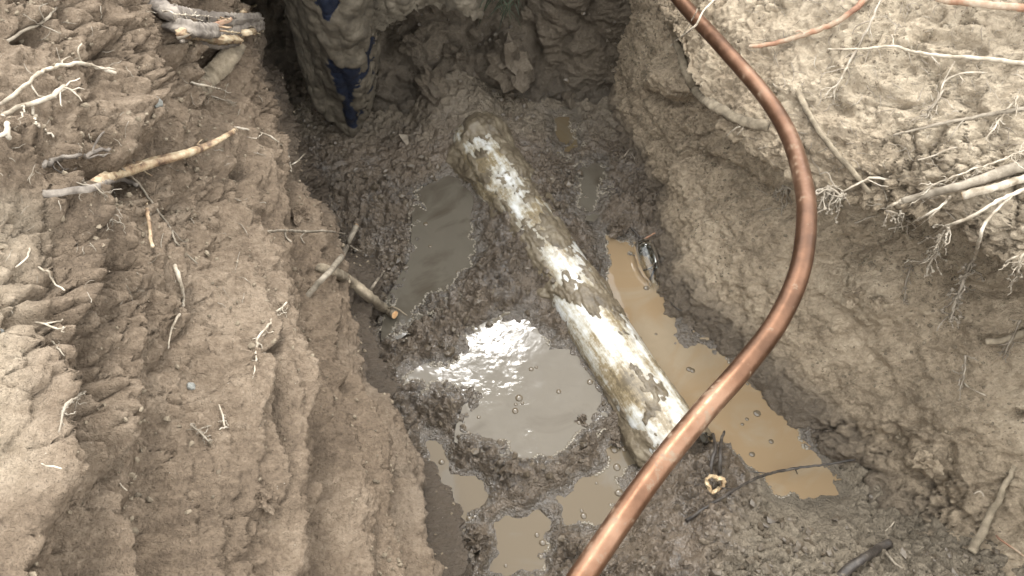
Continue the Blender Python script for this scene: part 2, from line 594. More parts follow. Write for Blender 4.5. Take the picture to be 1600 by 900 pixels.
def h_left(P):
    px, py = proj(P)
    st = P.copy()
    bx = np.interp(P[:, 1], [-0.6, 0.0, 0.31, 0.77, 1.06, 1.13, 1.22, 1.6], [0.08, 0.02, -0.092, -0.262, -0.385, -0.415, -0.5, -0.62])
    st[:, 0] = (P[:, 0] - bx) * 0.6 + 0.03 * fbm(P, 4, 2, off=21)
    st[:, 2] = P[:, 2] + 0.06 * P[:, 1]
    st[:, 1] *= 0.10                                # drawn out along the trench: bucket teeth marks
    lower = sstep(0.62, 0.30, P[:, 2])
    smear = sstep(-0.15, 0.35, fbm(P, 3.0, 3, off=4.0) + 0.75 * lower * sstep(0.95, 0.75, P[:, 1]) - 0.1)      # smeared smooth against crumbly
    el = st.copy()
    el[:, 0] = P[:, 0] - bx
    el[:, 1] = P[:, 1] * 0.38
    w1, w2 = worley(el + 0.02 * np.stack([fbm(P, 14, 2), fbm(P, 14, 2, off=7), fbm(P, 14, 2, off=13)], -1), 15)
    h = 0.030 * fbm(P, 3.2, 3)
    h += (0.042 * ridged(st, 11.0, 2, off=1.0) - 0.037) * (0.45 + 0.55 * smear)
    h += 0.013 * ridged(st, 30.0, 2, off=5.0) * (0.25 + 0.75 * smear)
    h += (0.030 * (0.55 - w1) - 0.010 * np.exp(-((w2 - w1) / 0.06) ** 2)) * (1 - 0.72 * smear)
    h += crumble(P, 2.0, smear)
    h += 0.010 * fbm(P, 26, 4, 0.6) * (1 - 0.5 * smear)
    h += 0.0045 * fbm(P, 90, 3, 0.65)
    wob = 9 * fbm(P, 10, 3, off=3.0)
    qx, qy = px + wob, py + 9 * fbm(P, 10, 3, off=8.0)
    # lumps and steps seen in the photograph
    h += ledge(qx, qy, [(20, 270), (60, 310), (103, 370), (106, 470), (80, 540), (66, 600), (44, 690), (40, 775)], 0.050, 80, 13, 0.7)
    h += groove(qx, qy, [(75, 640), (70, 740), (92, 830), (90, 900)], 10, 0.03)
    h += ledge(qx, qy, [(120, 310), (163, 400), (185, 480), (182, 560), (170, 690)], 0.036, 60, 12, 0.7)
    h += ledge(qx, qy, [(225, 330), (262, 420), (275, 520), (320, 590), (345, 660), (348, 740)], 0.026, 70, 9, 0.7)
    h += ledge(qx, qy, [(310, 400), (338, 470), (345, 560), (330, 640)], 0.024, 45, 8, 0.8)
    h += ledge(qx, qy, [(365, 440), (384, 520), (390, 620), (386, 700), (382, 780), (386, 930)], 0.046, 75, 9, 1.1, 8)
    h += ledge(qx, qy, [(150, 0), (172, 70), (190, 130), (180, 200)], 0.042, 70, 12, 0.8)
    h += ledge(qx, qy, [(245, 40), (275, 110), (300, 160), (322, 210), (335, 290)], 0.036, 60, 11, 0.8)
    h += ledge(qx, qy, [(350, 230), (372, 300), (395, 380), (425, 440)], 0.026, 50, 10, 0.8)
    h += ledge(qx, qy, [(430, 260), (455, 330), (470, 400)], 0.022, 40, 9, 0.8)
    h += ledge(qx, qy, [(205, 180), (225, 240), (235, 300)], 0.024, 40, 9, 0.8)
    h += groove(qx, qy, [(50, 292), (150, 294), (215, 287)], 20, 0.06)
    h += blob(qx, qy, 35, 68, 24, 20, -0.05)
    h += groove(qx, qy, [(270, 25), (300, 70), (330, 95)], 24, 0.07)
    h += blob(qx, qy, 320, 85, 28, 26, -0.05)
    h += ledge(qx, qy, [(500, 600), (530, 700), (580, 800), (640, 930)], 0.014, 45, 8, 0.8)
    h += ledge(qx, qy, [(560, 540), (590, 680), (640, 790), (668, 900)], 0.013, 35, 7, 0.8)
    h += ledge(qx, qy, [(600, 680), (640, 770), (690, 890)], 0.010, 30, 7, 0.8)
    h += groove(qx, qy, [(460, 560), (480, 660), (490, 720)], 6, 0.010)
    h += step_edge(qx, qy, [(465, 700), (500, 800), (560, 920)], 0.014, 90, 10)
    h += blob(qx, qy, 430, 800, 45, 30, 0.016)
    h += groove(qx, qy, [(400, 770), (440, 765), (470, 790)], 7, 0.014)
    h += blob(qx, qy, 555, 450, 70, 40, 0.030, 0.7)
    return h * sstep(-0.12, 0.0, P[:, 2])


LD, flip, _ = displace(L, h_left)
Pf = LD.reshape(-1, 3)
lx, ly = proj(Pf)
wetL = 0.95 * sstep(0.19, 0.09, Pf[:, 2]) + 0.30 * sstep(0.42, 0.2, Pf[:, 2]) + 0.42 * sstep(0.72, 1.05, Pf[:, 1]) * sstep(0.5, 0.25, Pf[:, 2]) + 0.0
clayL = 0.65 * sstep(110, 0, lx + 30 * fbm(Pf, 6, 2)) * sstep(280, 330, ly) * sstep(800, 720, ly)
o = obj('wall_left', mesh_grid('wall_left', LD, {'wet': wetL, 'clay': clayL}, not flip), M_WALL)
tag(o, kind='structure')

# ---------------------------------------------------------------- right wall with the overhanging lip and bank above
yr = [-0.6, -0.2, 0.1, 0.3, 0.44, 0.533, 0.6, 0.68, 0.80, 0.92, 1.03, 1.2, 1.6]
baseR = np.interp(yr, [-0.6, 0.1, 0.3, 0.44, 0.53, 0.6, 0.68, 0.78, 1.03, 1.28, 1.6], [.60, .56, .515, .486, .43, .385, .33, .268, .228, .19, .18])
lipx = np.interp(yr, [-0.6, 0.1, 0.3, 0.44, 0.533, 0.583, 0.68, 0.80, 1.03, 1.28, 1.6], [.95, .85, .74, .64, .565, .52, .405, .30, .24, .21, .2])
lipz = np.interp(yr, [-0.6, 0.3, 0.533, 0.68, 0.8, 1.03, 1.3], [.45, .45, .44, .40, .37, .37, .38])
und = np.interp(yr, [-0.6, 0.3, 0.5, 0.68, 0.8, 0.95, 1.1], [.15, .17, .195, .21, .19, .10, .02])
rp = []
for y, b, lx_, lz, u_ in zip(yr, baseR, lipx, lipz, und):
    rec = lx_ + u_
    rp.append([(b - .04, -.10), (b, .0), (b + .42 * (rec - b), .12), (b + .88 * (rec - b), lz - .12), (rec, lz - .055), (rec - .2 * u_, lz - .03),
               (lx_, lz - .012), (lx_ + .02, lz + .03), (lx_ + .11, lz + .10), (lx_ + .24, lz + .20), (lx_ + .40, lz + .29), (lx_ + 1.2, .72)])
rows = np.concatenate([np.linspace(-0.6, 0.12, 40)[:-1], np.linspace(0.12, 1.30, 560), np.linspace(1.30, 1.6, 30)[1:]])
vv = np.concatenate([np.linspace(0, 0.6, 20)[:-1], np.linspace(0.6, 10, 520), np.linspace(10, 11, 20)[1:]])
Rg = stations_patch(yr, rp, rows, vv, 10, 3)


def h_right(P):
    px, py = proj(P)
    st = P.copy()
    st[:, 1] *= 0.22
    smear = sstep(-0.2, 0.35, fbm(P, 3.2, 3, off=14.0) + 0.2 + 0.2 * sstep(0.36, 0.2, P[:, 2]))
    w1, w2 = worley(P + 0.018 * np.stack([fbm(P, 14, 2, off=3), fbm(P, 14, 2, off=7), fbm(P, 14, 2, off=23)], -1), 15, off=5.0)
    h = 0.022 * fbm(P, 3.4, 3, off=6)
    h += 0.008 * ridged(st, 10.0, 2, off=2.0) * smear - 0.006
    h += (0.018 * (0.55 - w1) - 0.010 * np.exp(-((w2 - w1) / 0.06) ** 2)) * (1 - 0.7 * smear)
    h += 0.75 * crumble(P, 9.0, smear)
    h += 0.010 * fbm(P, 26, 4, 0.6, off=2)
    h += 0.0045 * fbm(P, 90, 3, 0.65)
    qx = px + 9 * fbm(P, 10, 3, off=3.0)
    qy = py + 9 * fbm(P, 10, 3, off=8.0)
    h += blob(qx, qy, 1045, 125, 42, 40, 0.040)                      # block under the muddy root
    h += groove(qx, qy, [(1010, 150), (1045, 165), (1075, 155)], 9, 0.02)
    h += groove(qx, qy, [(1060, 245), (1120, 250), (1170, 280), (1215, 310)], 9, 0.022)
    h += blob(qx, qy, 1130, 290, 90, 45, -0.012, 0.4)
    h += groove(qx, qy, [(1300, 100), (1345, 140), (1420, 165)], 8, 0.012)
    h += groove(qx, qy, [(1430, 50), (1480, 58), (1530, 66)], 9, 0.02)
    h += groove(qx, qy, [(1310, 160), (1330, 178)], 9, 0.02)
    h += blob(qx, qy, 1360, 455, 55, 60, 0.020)
    h += blob(qx, qy, 1445, 720, 45, 30, 0.028)
    h += groove(qx, qy, [(1425, 735), (1455, 748), (1480, 735), (1488, 700)], 7, 0.02)
    h += step_edge(qx, qy, [(1490, 660), (1505, 730), (1520, 800)], 0.015, 60, 6)
    h += groove(qx, qy, [(1395, 820), (1430, 815), (1470, 822)], 9, 0.015)
    h += blob(qx, qy, 1584, 648, 14, 8, -0.03)
    h += groove(qx, qy, [(1480, 440), (1540, 460), (1580, 455)], 10, 0.02)
    return h * sstep(-0.12, 0.0, P[:, 2])


RD, flip, _ = displace(Rg, h_right)
Pf = RD.reshape(-1, 3)
rx_, ry_ = proj(Pf)
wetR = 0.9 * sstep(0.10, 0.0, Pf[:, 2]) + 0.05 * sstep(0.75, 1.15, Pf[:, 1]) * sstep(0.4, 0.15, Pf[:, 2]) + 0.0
dryLitR = 1.0 * sstep(0.40, 0.48, Pf[:, 2] + 0.04 * fbm(Pf, 6, 2))  # dry topsoil, paled further to carry the light on the up-facing bank
o = obj('wall_right', mesh_grid('wall_right', RD, {'wet': wetR, 'clay': dryLitR}, not flip), M_BANK)
tag(o, kind='structure')

# ---------------------------------------------------------------- far end: undercut hollow on the left, plain face on the right
xs = np.linspace(-0.85, 0.45, 330)
hol = np.array([(1.19, -.10), (1.215, .0), (1.27, .09), (1.36, .18), (1.48, .28), (1.52, .38), (1.40, .43), (1.14, .42), (1.035, .465), (1.06, .60), (1.18, .70), (1.5, .74), (3.2, .74)])  # roof lip out of view, added and drawn forward to darken the hollow
fac = np.array([(1.21, -.10), (1.235, .0), (1.27, .08), (1.295, .16), (1.315, .24), (1.325, .30), (1.33, .36), (1.325, .42), (1.32, .50), (1.33, .60), (1.36, .70), (1.5, .74), (3.2, .74)])
tv = np.concatenate([np.linspace(0, 0.5, 12)[:-1], np.linspace(0.5, 6.0, 260), np.linspace(6, 12, 60)[1:]])
E = np.empty((len(xs), len(tv), 3))
blend = sstep(-0.02, 0.10, xs)
for i, (x, bq) in enumerate(zip(xs, blend)):
    pr = hol * (1 - bq) + fac * bq
    deep = 1 - sstep(-0.42, -0.28, x)
    pr[3:7, 0] += np.array([0.12, 0.35, 0.40, 0.25]) * deep
    pr[2, 0] += 0.05 * deep
    E[i, :, 0] = x
    E[i, :, 1] = np.interp(tv, np.arange(len(pr)), pr[:, 0])
    E[i, :, 2] = np.interp(tv, np.arange(len(pr)), pr[:, 1])
E = blur(blur(E, 6, 1), 4, 0)


def h_end(P):
    px, py = proj(P)
    w1, w2 = worley(P + 0.02 * np.stack([fbm(P, 12, 2, off=3), fbm(P, 12, 2, off=7), fbm(P, 12, 2, off=23)], -1), 9, off=31.0)
    c1, c2 = worley(P, 34, off=19.0)
    h = 0.040 * (0.6 - w1) + 0.010 * sstep(0.0, 0.2, w2 - w1) - 0.012
    h += 0.016 * (0.5 - c1) + 0.014 * fbm(P, 22, 4, 0.6) + 0.003 * fbm(P, 110, 2)
    qx = px + 6 * fbm(P, 10, 3, off=3.0)
    qy = py + 6 * fbm(P, 10, 3, off=8.0)
    h += blob(qx, qy, 790, 95, 48, 48, 0.05, 0, 0.7)
    h += blob(qx, qy, 675, 125, 32, 24, 0.035, 0, 0.7)
    h += blob(qx, qy, 640, 150, 70, 45, 0.02)
    h += groove(qx, qy, [(690, 165), (760, 172), (820, 190)], 7, 0.03)
    h += groove(qx, qy, [(615, 120), (655, 145), (690, 140)], 6, 0.02)
    h += groove(qx, qy, [(820, 140), (838, 90), (830, 40)], 7, 0.03)
    return h


ED, flip, _ = displace(E, h_end)
Pf = ED.reshape(-1, 3)
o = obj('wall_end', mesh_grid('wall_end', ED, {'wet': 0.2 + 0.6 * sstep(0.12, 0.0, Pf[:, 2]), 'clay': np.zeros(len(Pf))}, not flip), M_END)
tag(o, kind='structure')

# ---------------------------------------------------------------- floor with the puddle hollows
PUDDLES = {
    'long': (0.000, [(955, 372), (1000, 378), (1030, 425), (1052, 480), (1060, 520), (1100, 530), (1140, 552), (1185, 600), (1215, 625), (1245, 670), (1270, 715),
                     (1305, 745), (1310, 775), (1260, 782), (1215, 765), (1185, 735), (1130, 690), (1090, 665), (1045, 620), (990, 530), (940, 440)]),
    'mid': (-0.004, [(950, 700), (972, 704), (985, 688), (1002, 708), (985, 735), (968, 748), (975, 768), (955, 790), (962, 806), (930, 818), (905, 806), (888, 812), (876, 782), (900, 768), (915, 745), (938, 730)]),
    'low': (-0.004, [(772, 814), (790, 802), (815, 808), (838, 800), (856, 814), (846, 832), (853, 850), (842, 868), (850, 888), (815, 882), (790, 892), (764, 890), (775, 860), (768, 835)]),
    'edge': (-0.002, [(666, 690), (690, 694), (698, 722), (705, 742), (735, 752), (766, 770), (758, 790), (735, 804), (752, 815), (722, 820), (700, 800), (690, 775), (678, 740)]),
    'scum': (0.012, [(640, 594), (700, 572), (738, 560), (728, 537), (790, 505), (828, 498), (845, 530), (850, 560), (900, 562), (930, 590), (947, 640), (922, 665),
                     (895, 692), (850, 715), (820, 720), (780, 702), (722, 680), (735, 650), (745, 615), (690, 610)]),
    'silt': (0.016, [(660, 312), (700, 288), (738, 310), (746, 345), (742, 395), (715, 440), (670, 472), (632, 502), (610, 525), (620, 470), (655, 410), (660, 350)]),
    'pool_a': (0.018, [(903, 332), (914, 268), (935, 260), (937, 320), (925, 337)]),
    'pool_b': (0.020, [(864, 195), (886, 190), (893, 226), (874, 232)])}
fx = np.linspace(-0.72, 0.78, 620)
fy = np.concatenate([np.linspace(-0.6, 0.16, 50)[:-1], np.linspace(0.16, 1.45, 560)])
X, Y = np.meshgrid(fx, fy)
Fl = np.stack([X, Y, np.zeros_like(X)], -1)
P0 = Fl.reshape(-1, 3)
px, py = proj(P0)
warp = 16 * fbm(P0, 11, 3, 0.6) + 8 * fbm(P0, 45, 2, 0.55)
w1, w2 = worley(P0 + 0.015 * np.stack([fbm(P0, 15, 2), fbm(P0, 15, 2, off=7), np.zeros(len(P0))], -1), 20)
c1, c2 = worley(P0, 60, off=4)
d1, _ = worley(P0, 130, off=8)
crumb = 0.016 * (0.55 - w1) + 0.018 * (0.5 - c1) - 0.006 * np.exp(-((c2 - c1) / 0.08) ** 2) + 0.009 * (0.45 - d1) + 0.012 * fbm(P0, 24, 4, 0.62) + 0.0045 * fbm(P0, 95, 3, 0.65)
crumb *= 1 - 0.6 * sstep(0.98, 1.12, P0[:, 1])
gen = 0.018 + 0.012 * fbm(P0, 5, 2) + crumb
gen += 0.10 * sstep(0.46, 0.25, P0[:, 1]) * sstep(0.05, 0.25, P0[:, 0]) * 0.8
gen += blob(px, py, 690, 560, 60, 60, 0.010) + blob(px, py, 800, 450, 90, 60, 0.016) + blob(px, py, 820, 755, 80, 55, 0.010) + blob(px, py, 1130, 840, 200, 110, 0.03)
gen += blob(px, py, 900, 400, 60, 60, 0.01) + blob(px, py, 960, 350, 70, 40, 0.02) + blob(px, py, 700, 640, 70, 60, 0.006)
gen += 0.7 * sstep(-0.15, -0.6, P0[:, 1])
gen += 0.02 * sstep(1.12, 1.3, P0[:, 1])
pd, _ = poly_dist(px, py, [(1060, 720), (738, 215)])
gen += 0.034 * np.exp(-(pd / 75) ** 2) + blob(px, py, 715, 190, 75, 50, 0.045) + blob(px, py, 1035, 715, 60, 40, 0.05)
fz = gen.copy()
soak = np.zeros(len(P0))
for nm, (lev, poly) in PUDDLES.items():
    sd = (poly_sd(px, py, poly) + warp * (0.45 if nm.startswith('pool') else 1.15 if nm == 'long' else 0.95)) * 0.00105     # metres
    t = lev + np.where(sd < 0, np.maximum(sd * 0.5, -0.03), np.minimum(sd, 0.012) * 0.4 + np.maximum(sd - 0.012, 0) * 0.7) + np.where(sd > 0, np.maximum(crumb, -0.004) * sstep(0, 0.02, sd) * 0.8, crumb * 0.15)
    fz = np.minimum(fz, t)
    soak = np.maximum(soak, sstep(0.030, 0.004, sd))
dry = sstep(1040, 1250, px + 0.4 * py - 330) * sstep(640, 800, py) + 0.55 * sstep(1.05, 1.2, P0[:, 1])
Fl[..., 2] = fz.reshape(X.shape)
o = obj('floor', mesh_grid('floor', Fl, {'dry': dry, 'soak': soak}), M_MUD)
tag(o, kind='structure')


def puddle_mesh(name, lev, poly, grow=26):
    c = np.mean(poly, 0)
    pts = []
    n = len(poly)
    for k in range(n):
        for q in range(4):
            a, b = np.array(poly[k], float), np.array(poly[(k + 1) % n], float)
            pts.append(a + (b - a) * q / 4)
    pts = np.array(pts)
    # push outline outwards along its local normal
    tn = np.roll(pts, -3, 0) - np.roll(pts, 3, 0)
    nn = np.stack([tn[:, 1], -tn[:, 0]], -1)
    nn /= np.linalg.norm(nn, axis=1, keepdims=True) + 1e-9
    test = poly_sd(pts[:, 0] + nn[:, 0] * 4, pts[:, 1] + nn[:, 1] * 4, poly)
    nn *= np.sign(test)[:, None]
    pts = pts + nn * grow
    v = [at_z(p[0], p[1], lev) for p in pts]
    me = bpy.data.meshes.new(name)
    me.from_pydata([tuple(q) for q in v], [], [list(range(len(v)))])
    me.update()
    if me.polygons[0].normal.z < 0:
        me.flip_normals()
    return me


PLABEL = {'long': ('long brown puddle between the white pipe and right trench wall', M_WATER), 'mid': ('brown puddle in the mud just left of the copper pipe', M_DARKWATER),
          'low': ('small square brown puddle in the mud at the near end of the floor', M_DARKWATER), 'edge': ('narrow brown puddle against the foot of the left wall', M_DARKWATER),
          'scum': ('wide scummy puddle shining white with sky reflection', M_SCUM), 'silt': ('grey silty puddle beside the far part of the white pipe', M_GREY),
          'pool_a': ('small narrow pool in mud right of the white pipe', M_GREY), 'pool_b': ('tiny pool in dark mud near the trench end', M_DARKWATER)}
PUD = {}
for nm, (lev, poly) in PUDDLES.items():
    PUD[nm] = tag(obj('puddle', puddle_mesh('puddle', lev, poly, 10 if nm.startswith('pool') else 16), PLABEL[nm][1]), PLABEL[nm][0], kind='structure')

# ---------------------------------------------------------------- ground round the trench, out to the horizon
ring_in = [(-1.4, -0.55), (1.25, -0.55), (1.25, 1.55), (0.4, 2.6), (-0.8, 2.6), (-1.4, 1.55)]
ring_out = [(-200, -200), (200, -200), (200, 200), (60, 200), (-60, 200), (-200, 200)]
v = [(x, y, 0.70) for x, y in ring_in] + [(x, y, 0.70) for x, y in ring_out]
f = [(k, k + 6, (k + 1) % 6 + 6, (k + 1) % 6) for k in range(6)]
me = bpy.data.meshes.new('ground')
me.from_pydata(v, [], f)
me.update()
if me.polygons[0].normal.z < 0:
    me.flip_normals()
for an in ('wet', 'clay'):
    me.attributes.new(an, 'FLOAT', 'POINT')
tag(obj('ground', me, M_WALL), kind='structure')

# ---------------------------------------------------------------- ray casting on the finished earth
def bvh_of(grids):
    V, Q, n = [], [], 0
    for G in grids:
        S = G[::2, ::2]
        r, c = S.shape[:2]
        i = np.arange(r * c).reshape(r, c) + n
        V.append(S.reshape(-1, 3))
        Q.append(np.stack([i[:-1, :-1], i[:-1, 1:], i[1:, 1:], i[1:, :-1]], -1).reshape(-1, 4))
        n += r * c
    V = np.concatenate(V)
    Q = np.concatenate(Q)
    return BVHTree.FromPolygons(V.tolist(), Q.tolist())


EARTH = bvh_of([LD, RD, ED, Fl])
ORG = Vector(CAM)


def hit(px, py):
    d = Vector(ray(px, py))
    loc, nor, idx, dist = EARTH.ray_cast(ORG, d.normalized())
    if loc is None:
        return Vector(at_z(px, py, 0.3)), Vector((0, 0, 1))
    if nor.dot(d) > 0:
        nor = -nor
    return loc, nor


def on(px, py, lift=0.0):
    """the point of the earth behind a photo pixel, lifted off the surface by lift metres (still seen at that pixel)"""
    loc, nor = hit(px, py)
    v = ORG - loc
    return loc + v.normalized() * lift

# ================================================================== builders for the things
def catmull(pts, rad, step):
    pts = [Vector(p) for p in pts]
    P, R = [], []
    n = len(pts)
    for k in range(n - 1):
        p0 = pts[max(k - 1, 0)]
        p1, p2 = pts[k], pts[k + 1]
        p3 = pts[min(k + 2, n - 1)]
        m = max(2, int((p2 - p1).length / step))
        for q in range(m):
            t = q / m
            a = 2 * p1 + (p2 - p0) * t + (2 * p0 - 5 * p1 + 4 * p2 - p3) * t * t + (-p0 + 3 * p1 - 3 * p2 + p3) * t ** 3
            P.append(a * 0.5)
            R.append(rad[k] + (rad[k + 1] - rad[k]) * t)
    P.append(pts[-1])
    R.append(rad[-1])
    return P, R


class Soup:
    """collects tubes and blobs into one mesh"""

    def __init__(self):
        self.v, self.f = [], []

    def tube(self, pts, rad, sides=7, step=0.006, wob=0.12, jit=0.0, rough=0.0, squash=1.0, ridge=0.0):
        P, R = catmull(pts, rad, step)
        n = len(P)
        if n < 2:
            return
        ref = Vector((0.3, 0.2, 1)).normalized()
        base = len(self.v)
        prev = None
        fac = [1 + ridge * random.uniform(-1, 1) for _ in range(sides)]
        for k in range(n):
            t = (P[min(k + 1, n - 1)] - P[max(k - 1, 0)]).normalized()
            if prev is None:
                s = t.cross(ref)
                if s.length < 1e-3:
                    s = t.cross(Vector((1, 0, 0)))
                s.normalize()
            else:
                s = (prev - t * prev.dot(t)).normalized()
            prev = s
            b = t.cross(s)
            r = R[k] * (1 + wob * random.uniform(-1, 1))
            c = P[k] + (Vector((random.uniform(-1, 1), random.uniform(-1, 1), random.uniform(-1, 1))) * jit if 0 < k < n - 1 else Vector())
            for q in range(sides):
                a = 2 * math.pi * q / sides
                rr = r * (fac[q] + rough * random.uniform(-1, 1))
                if ridge:
                    fac[q] = min(max(fac[q] + random.uniform(-.06, .06), 1 - ridge), 1 + ridge)
                self.v.append(c + s * (math.cos(a) * rr) + b * (math.sin(a) * rr * squash))
        for k in range(n - 1):
            for q in range(sides):
                a, b2 = base + k * sides + q, base + k * sides + (q + 1) % sides
                self.f.append((a, b2, b2 + sides, a + sides))
        self.f.append(tuple(base + q for q in range(sides))[::-1])
        self.f.append(tuple(base + (n - 1) * sides + q for q in range(sides)))

    def mesh(self, name, smooth=True):
        me = bpy.data.meshes.new(name)
        me.from_pydata([tuple(p) for p in self.v], [], self.f)
        me.update()
        me.polygons.foreach_set('use_smooth', np.full(len(me.polygons), smooth))
        return me


def m_per_px(p):
    return ((Vector(p) - ORG).dot(Vector((0, CP, -SP)))) / F_PX


def pix_pts(pts, r):
    """[(px,py[,lift])] on the earth; default lift keeps the tube half proud of the soil"""
    out = []
    for p in pts:
        q = on(p[0], p[1])
        lift = p[2] if len(p) > 2 else r * m_per_px(q) * 0.7
        out.append(on(p[0], p[1], lift))
    return out


def radii(n, r0, r1, P):
    return [0.8 * (r0 + (r1 - r0) * k / (n - 1)) * m_per_px(P[k]) for k in range(n)]


def cap_mesh(P, R, lift=0.0006, sides=12):
    """slightly domed cut face at the last point"""
    t = (P[-1] - P[-2]).normalized()
    s = t.cross(Vector((0.3, 0.2, 1))).normalized()
    b = t.cross(s)
    v = [P[-1] + t * (R * 0.12 + lift)]
    for rr, h in ((0.55, 0.10), (0.93, 0.03), (0.97, -0.1)):
        for q in range(sides):
            a = 2 * math.pi * q / sides
            v.append(P[-1] + t * (R * h + lift) + (s * math.cos(a) + b * math.sin(a)) * R * rr * random.uniform(0.93, 1.05))
    f = [(0, 1 + q, 1 + (q + 1) % sides) for q in range(sides)]
    for ring in range(2):
        o_ = 1 + ring * sides
        f += [(o_ + q, o_ + sides + q, o_ + sides + (q + 1) % sides, o_ + (q + 1) % sides) for q in range(sides)]
    me = bpy.data.meshes.new('cut_end')
    me.from_pydata([tuple(p) for p in v], [], f)
    me.update()
    return me


def root(name, label, cat, pts, r0, r1, mat, branches=(), cut=False, group=None, rough=0.12, jit=0.0006, sides=8, embed=True, step=0.005):
    P = pix_pts(pts, max(r0, r1))
    if embed:
        P[0] = on(pts[0][0], pts[0][1], -0.006)
    R = radii(len(P), r0, r1, P)
    if name == 'broken_stick':
        R[0] *= 0.85
    s = Soup()
    s.tube(P, R, sides, step, 0.03 if max(r0, r1) > 5 else 0.12, jit, rough * 0.5, 1.0, rough)
    o = tag(obj(name, s.mesh(name), mat), label, cat, group)
    for bp, b0, b1 in branches:
        Q = pix_pts(bp, b0)
        # start the branch on the main root
        d0 = Q[0]
        dens, _ = catmull(P, R, 0.004)
        near = min(dens, key=lambda p: (p - d0).length)
        if (near - d0).length < 0.05:
            Q[0] = near
        sb = Soup()
        sb.tube(Q, radii(len(Q), b0, b1, Q), 6, 0.005, 0.15, jit, rough)
        obj('rootlet', sb.mesh('rootlet'), mat, o)
    if cut:
        obj('cut_end', cap_mesh(P, R[-1]), M_CUT, o)
    return o


def hairs(name, label, cat, spine, n, length, spread, r, mat=None, hang=0.6, side=0.5, group=None, kind=None, beads=0):
    """a tuft of fine rootlets: starts along the spine (px,py,lift) and wanders, mostly downwards"""
    s = Soup()
    S = [on(p[0], p[1], p[2] if len(p) > 2 else 0.004) for p in spine]
    if len(S) > 1:
        rm = m_per_px(S[0])
        s.tube(S, [r * 1.7 * rm] * (len(S) - 1) + [r * rm], 6, 0.006, 0.25, 0.0012, 0.2)
    for k in range(n):
        t = random.random() * (len(S) - 1)
        i = min(int(t), max(len(S) - 2, 0))
        p = S[i].lerp(S[min(i + 1, len(S) - 1)], t - i)
        mp = m_per_px(p)
        L = length * mp * random.uniform(0.35, 1.0)
        d = Vector((random.uniform(-1, 1) * side, random.uniform(-0.7, 0.5) * side, random.uniform(-1, 0.5))).normalized()
        pts = [p]
        m = 6
        for q in range(m):
            d = (d + Vector((random.uniform(-1, 1), random.uniform(-1, 1), random.uniform(-1, 1))) * spread + Vector((0, 0, -hang * 0.4))).normalized()
            pts.append(pts[-1] + d * (L / m))
        s.tube(pts, [r * mp] + [r * mp * random.uniform(0.55, 1.0)] * (m - 1) + [r * mp * 0.5], 5, 0.005, 0.3, 0.0006, 0.2)
        if random.random() < 0.6:
            q = random.randint(1, m - 1)
            e = pts[q] + Vector((random.uniform(-1, 1), random.uniform(-.6, .6), random.uniform(-1.2, .5))) * L * 0.22
            s.tube([pts[q], (pts[q] + e) / 2 + Vector((0, 0, random.uniform(-.002, .002))), e], [r * mp * 0.7, r * mp * 0.6, r * mp * 0.45], 5, 0.005, 0.3, 0.0004, 0.2)
        for _ in range(beads):
            q = random.choice(pts[1:])
            rr = r * mp * random.uniform(1.3, 2.4)
            dd = Vector((random.uniform(-1, 1), random.uniform(-1, 1), random.uniform(-1, 1))).normalized() * rr
            s.tube([q - dd, q, q + dd], [rr * .3, rr, rr * .3], 5, rr, 0.3, 0, 0.3)
    return tag(obj(name, s.mesh(name), mat or M_HAIR), label, cat, group, kind)


# ================================================================== white sewer pipe
r_p = 0.049
AX0, AX1 = Vector(at_z(1046, 678, 0.026)), Vector(at_z(738, 208, 0.030))
ax = (AX1 - AX0).normalized()
AX0 = AX0 - ax * 0.03 + Vector((0, 0, -0.008))
sx = ax.cross(Vector((0, 0, 1))).normalized()
sz = sx.cross(ax)
LEN = (AX1 - AX0).length


def pipe_rad(s):
    # bell socket near the far end, then a rounded shoulder into the soil
    bell = 0.0065 * sstep(LEN - 0.175, LEN - 0.165, s)
    endc = np.sqrt(np.clip(1 - np.clip((s - (LEN - 0.035)) / 0.06, 0, 1) ** 2, 0.0, 1))
    return (r_p + bell) * endc


def pipe_grid(ns, na, extra=None):
    s = np.linspace(0, LEN + 0.022, ns)
    a = np.linspace(0, 2 * np.pi, na)
    S, A = np.meshgrid(s, a, indexing='ij')
    R = pipe_rad(S)
    if extra is not None:
        R = R + extra(S, A)
    P = np.array(AX0)[None, None] + S[..., None] * np.array(ax) + (np.cos(A) * R)[..., None] * np.array(sx) + (np.sin(A) * R)[..., None] * np.array(sz)
    return P


sewer = tag(bpy.data.objects.new('sewer_pipe', None), 'thick white plastic pipe half buried and smeared with mud on trench floor', 'pipe')
COL.objects.link(sewer)
WHITE = [([(866, 468), (905, 478), (940, 520), (985, 590), (1005, 640), (990, 662), (945, 605), (905, 560), (880, 520)], 1.25),
         ([(928, 480), (960, 495), (1000, 535), (1042, 595), (1015, 605), (972, 555), (940, 520)], 0.75),
         ([(1010, 668), (1048, 618), (1082, 650), (1042, 700)], 0.9), ([(722, 222), (770, 218), (792, 255), (745, 268), (728, 245)], 0.75),
         ([(692, 165), (722, 168), (716, 222), (692, 210)], 0.75), ([(738, 288), (764, 292), (762, 332), (742, 318)], 0.75),
         ([(765, 235), (805, 255), (835, 320), (885, 415), (860, 415), (800, 330), (770, 285)], 0.4),
         ([(845, 388), (905, 385), (925, 440), (890, 445)], 0.8), ([(945, 425), (960, 440), (1050, 590), (1080, 650), (1060, 640), (1000, 540)], 0.6)]
na_, ns_ = 200, 420


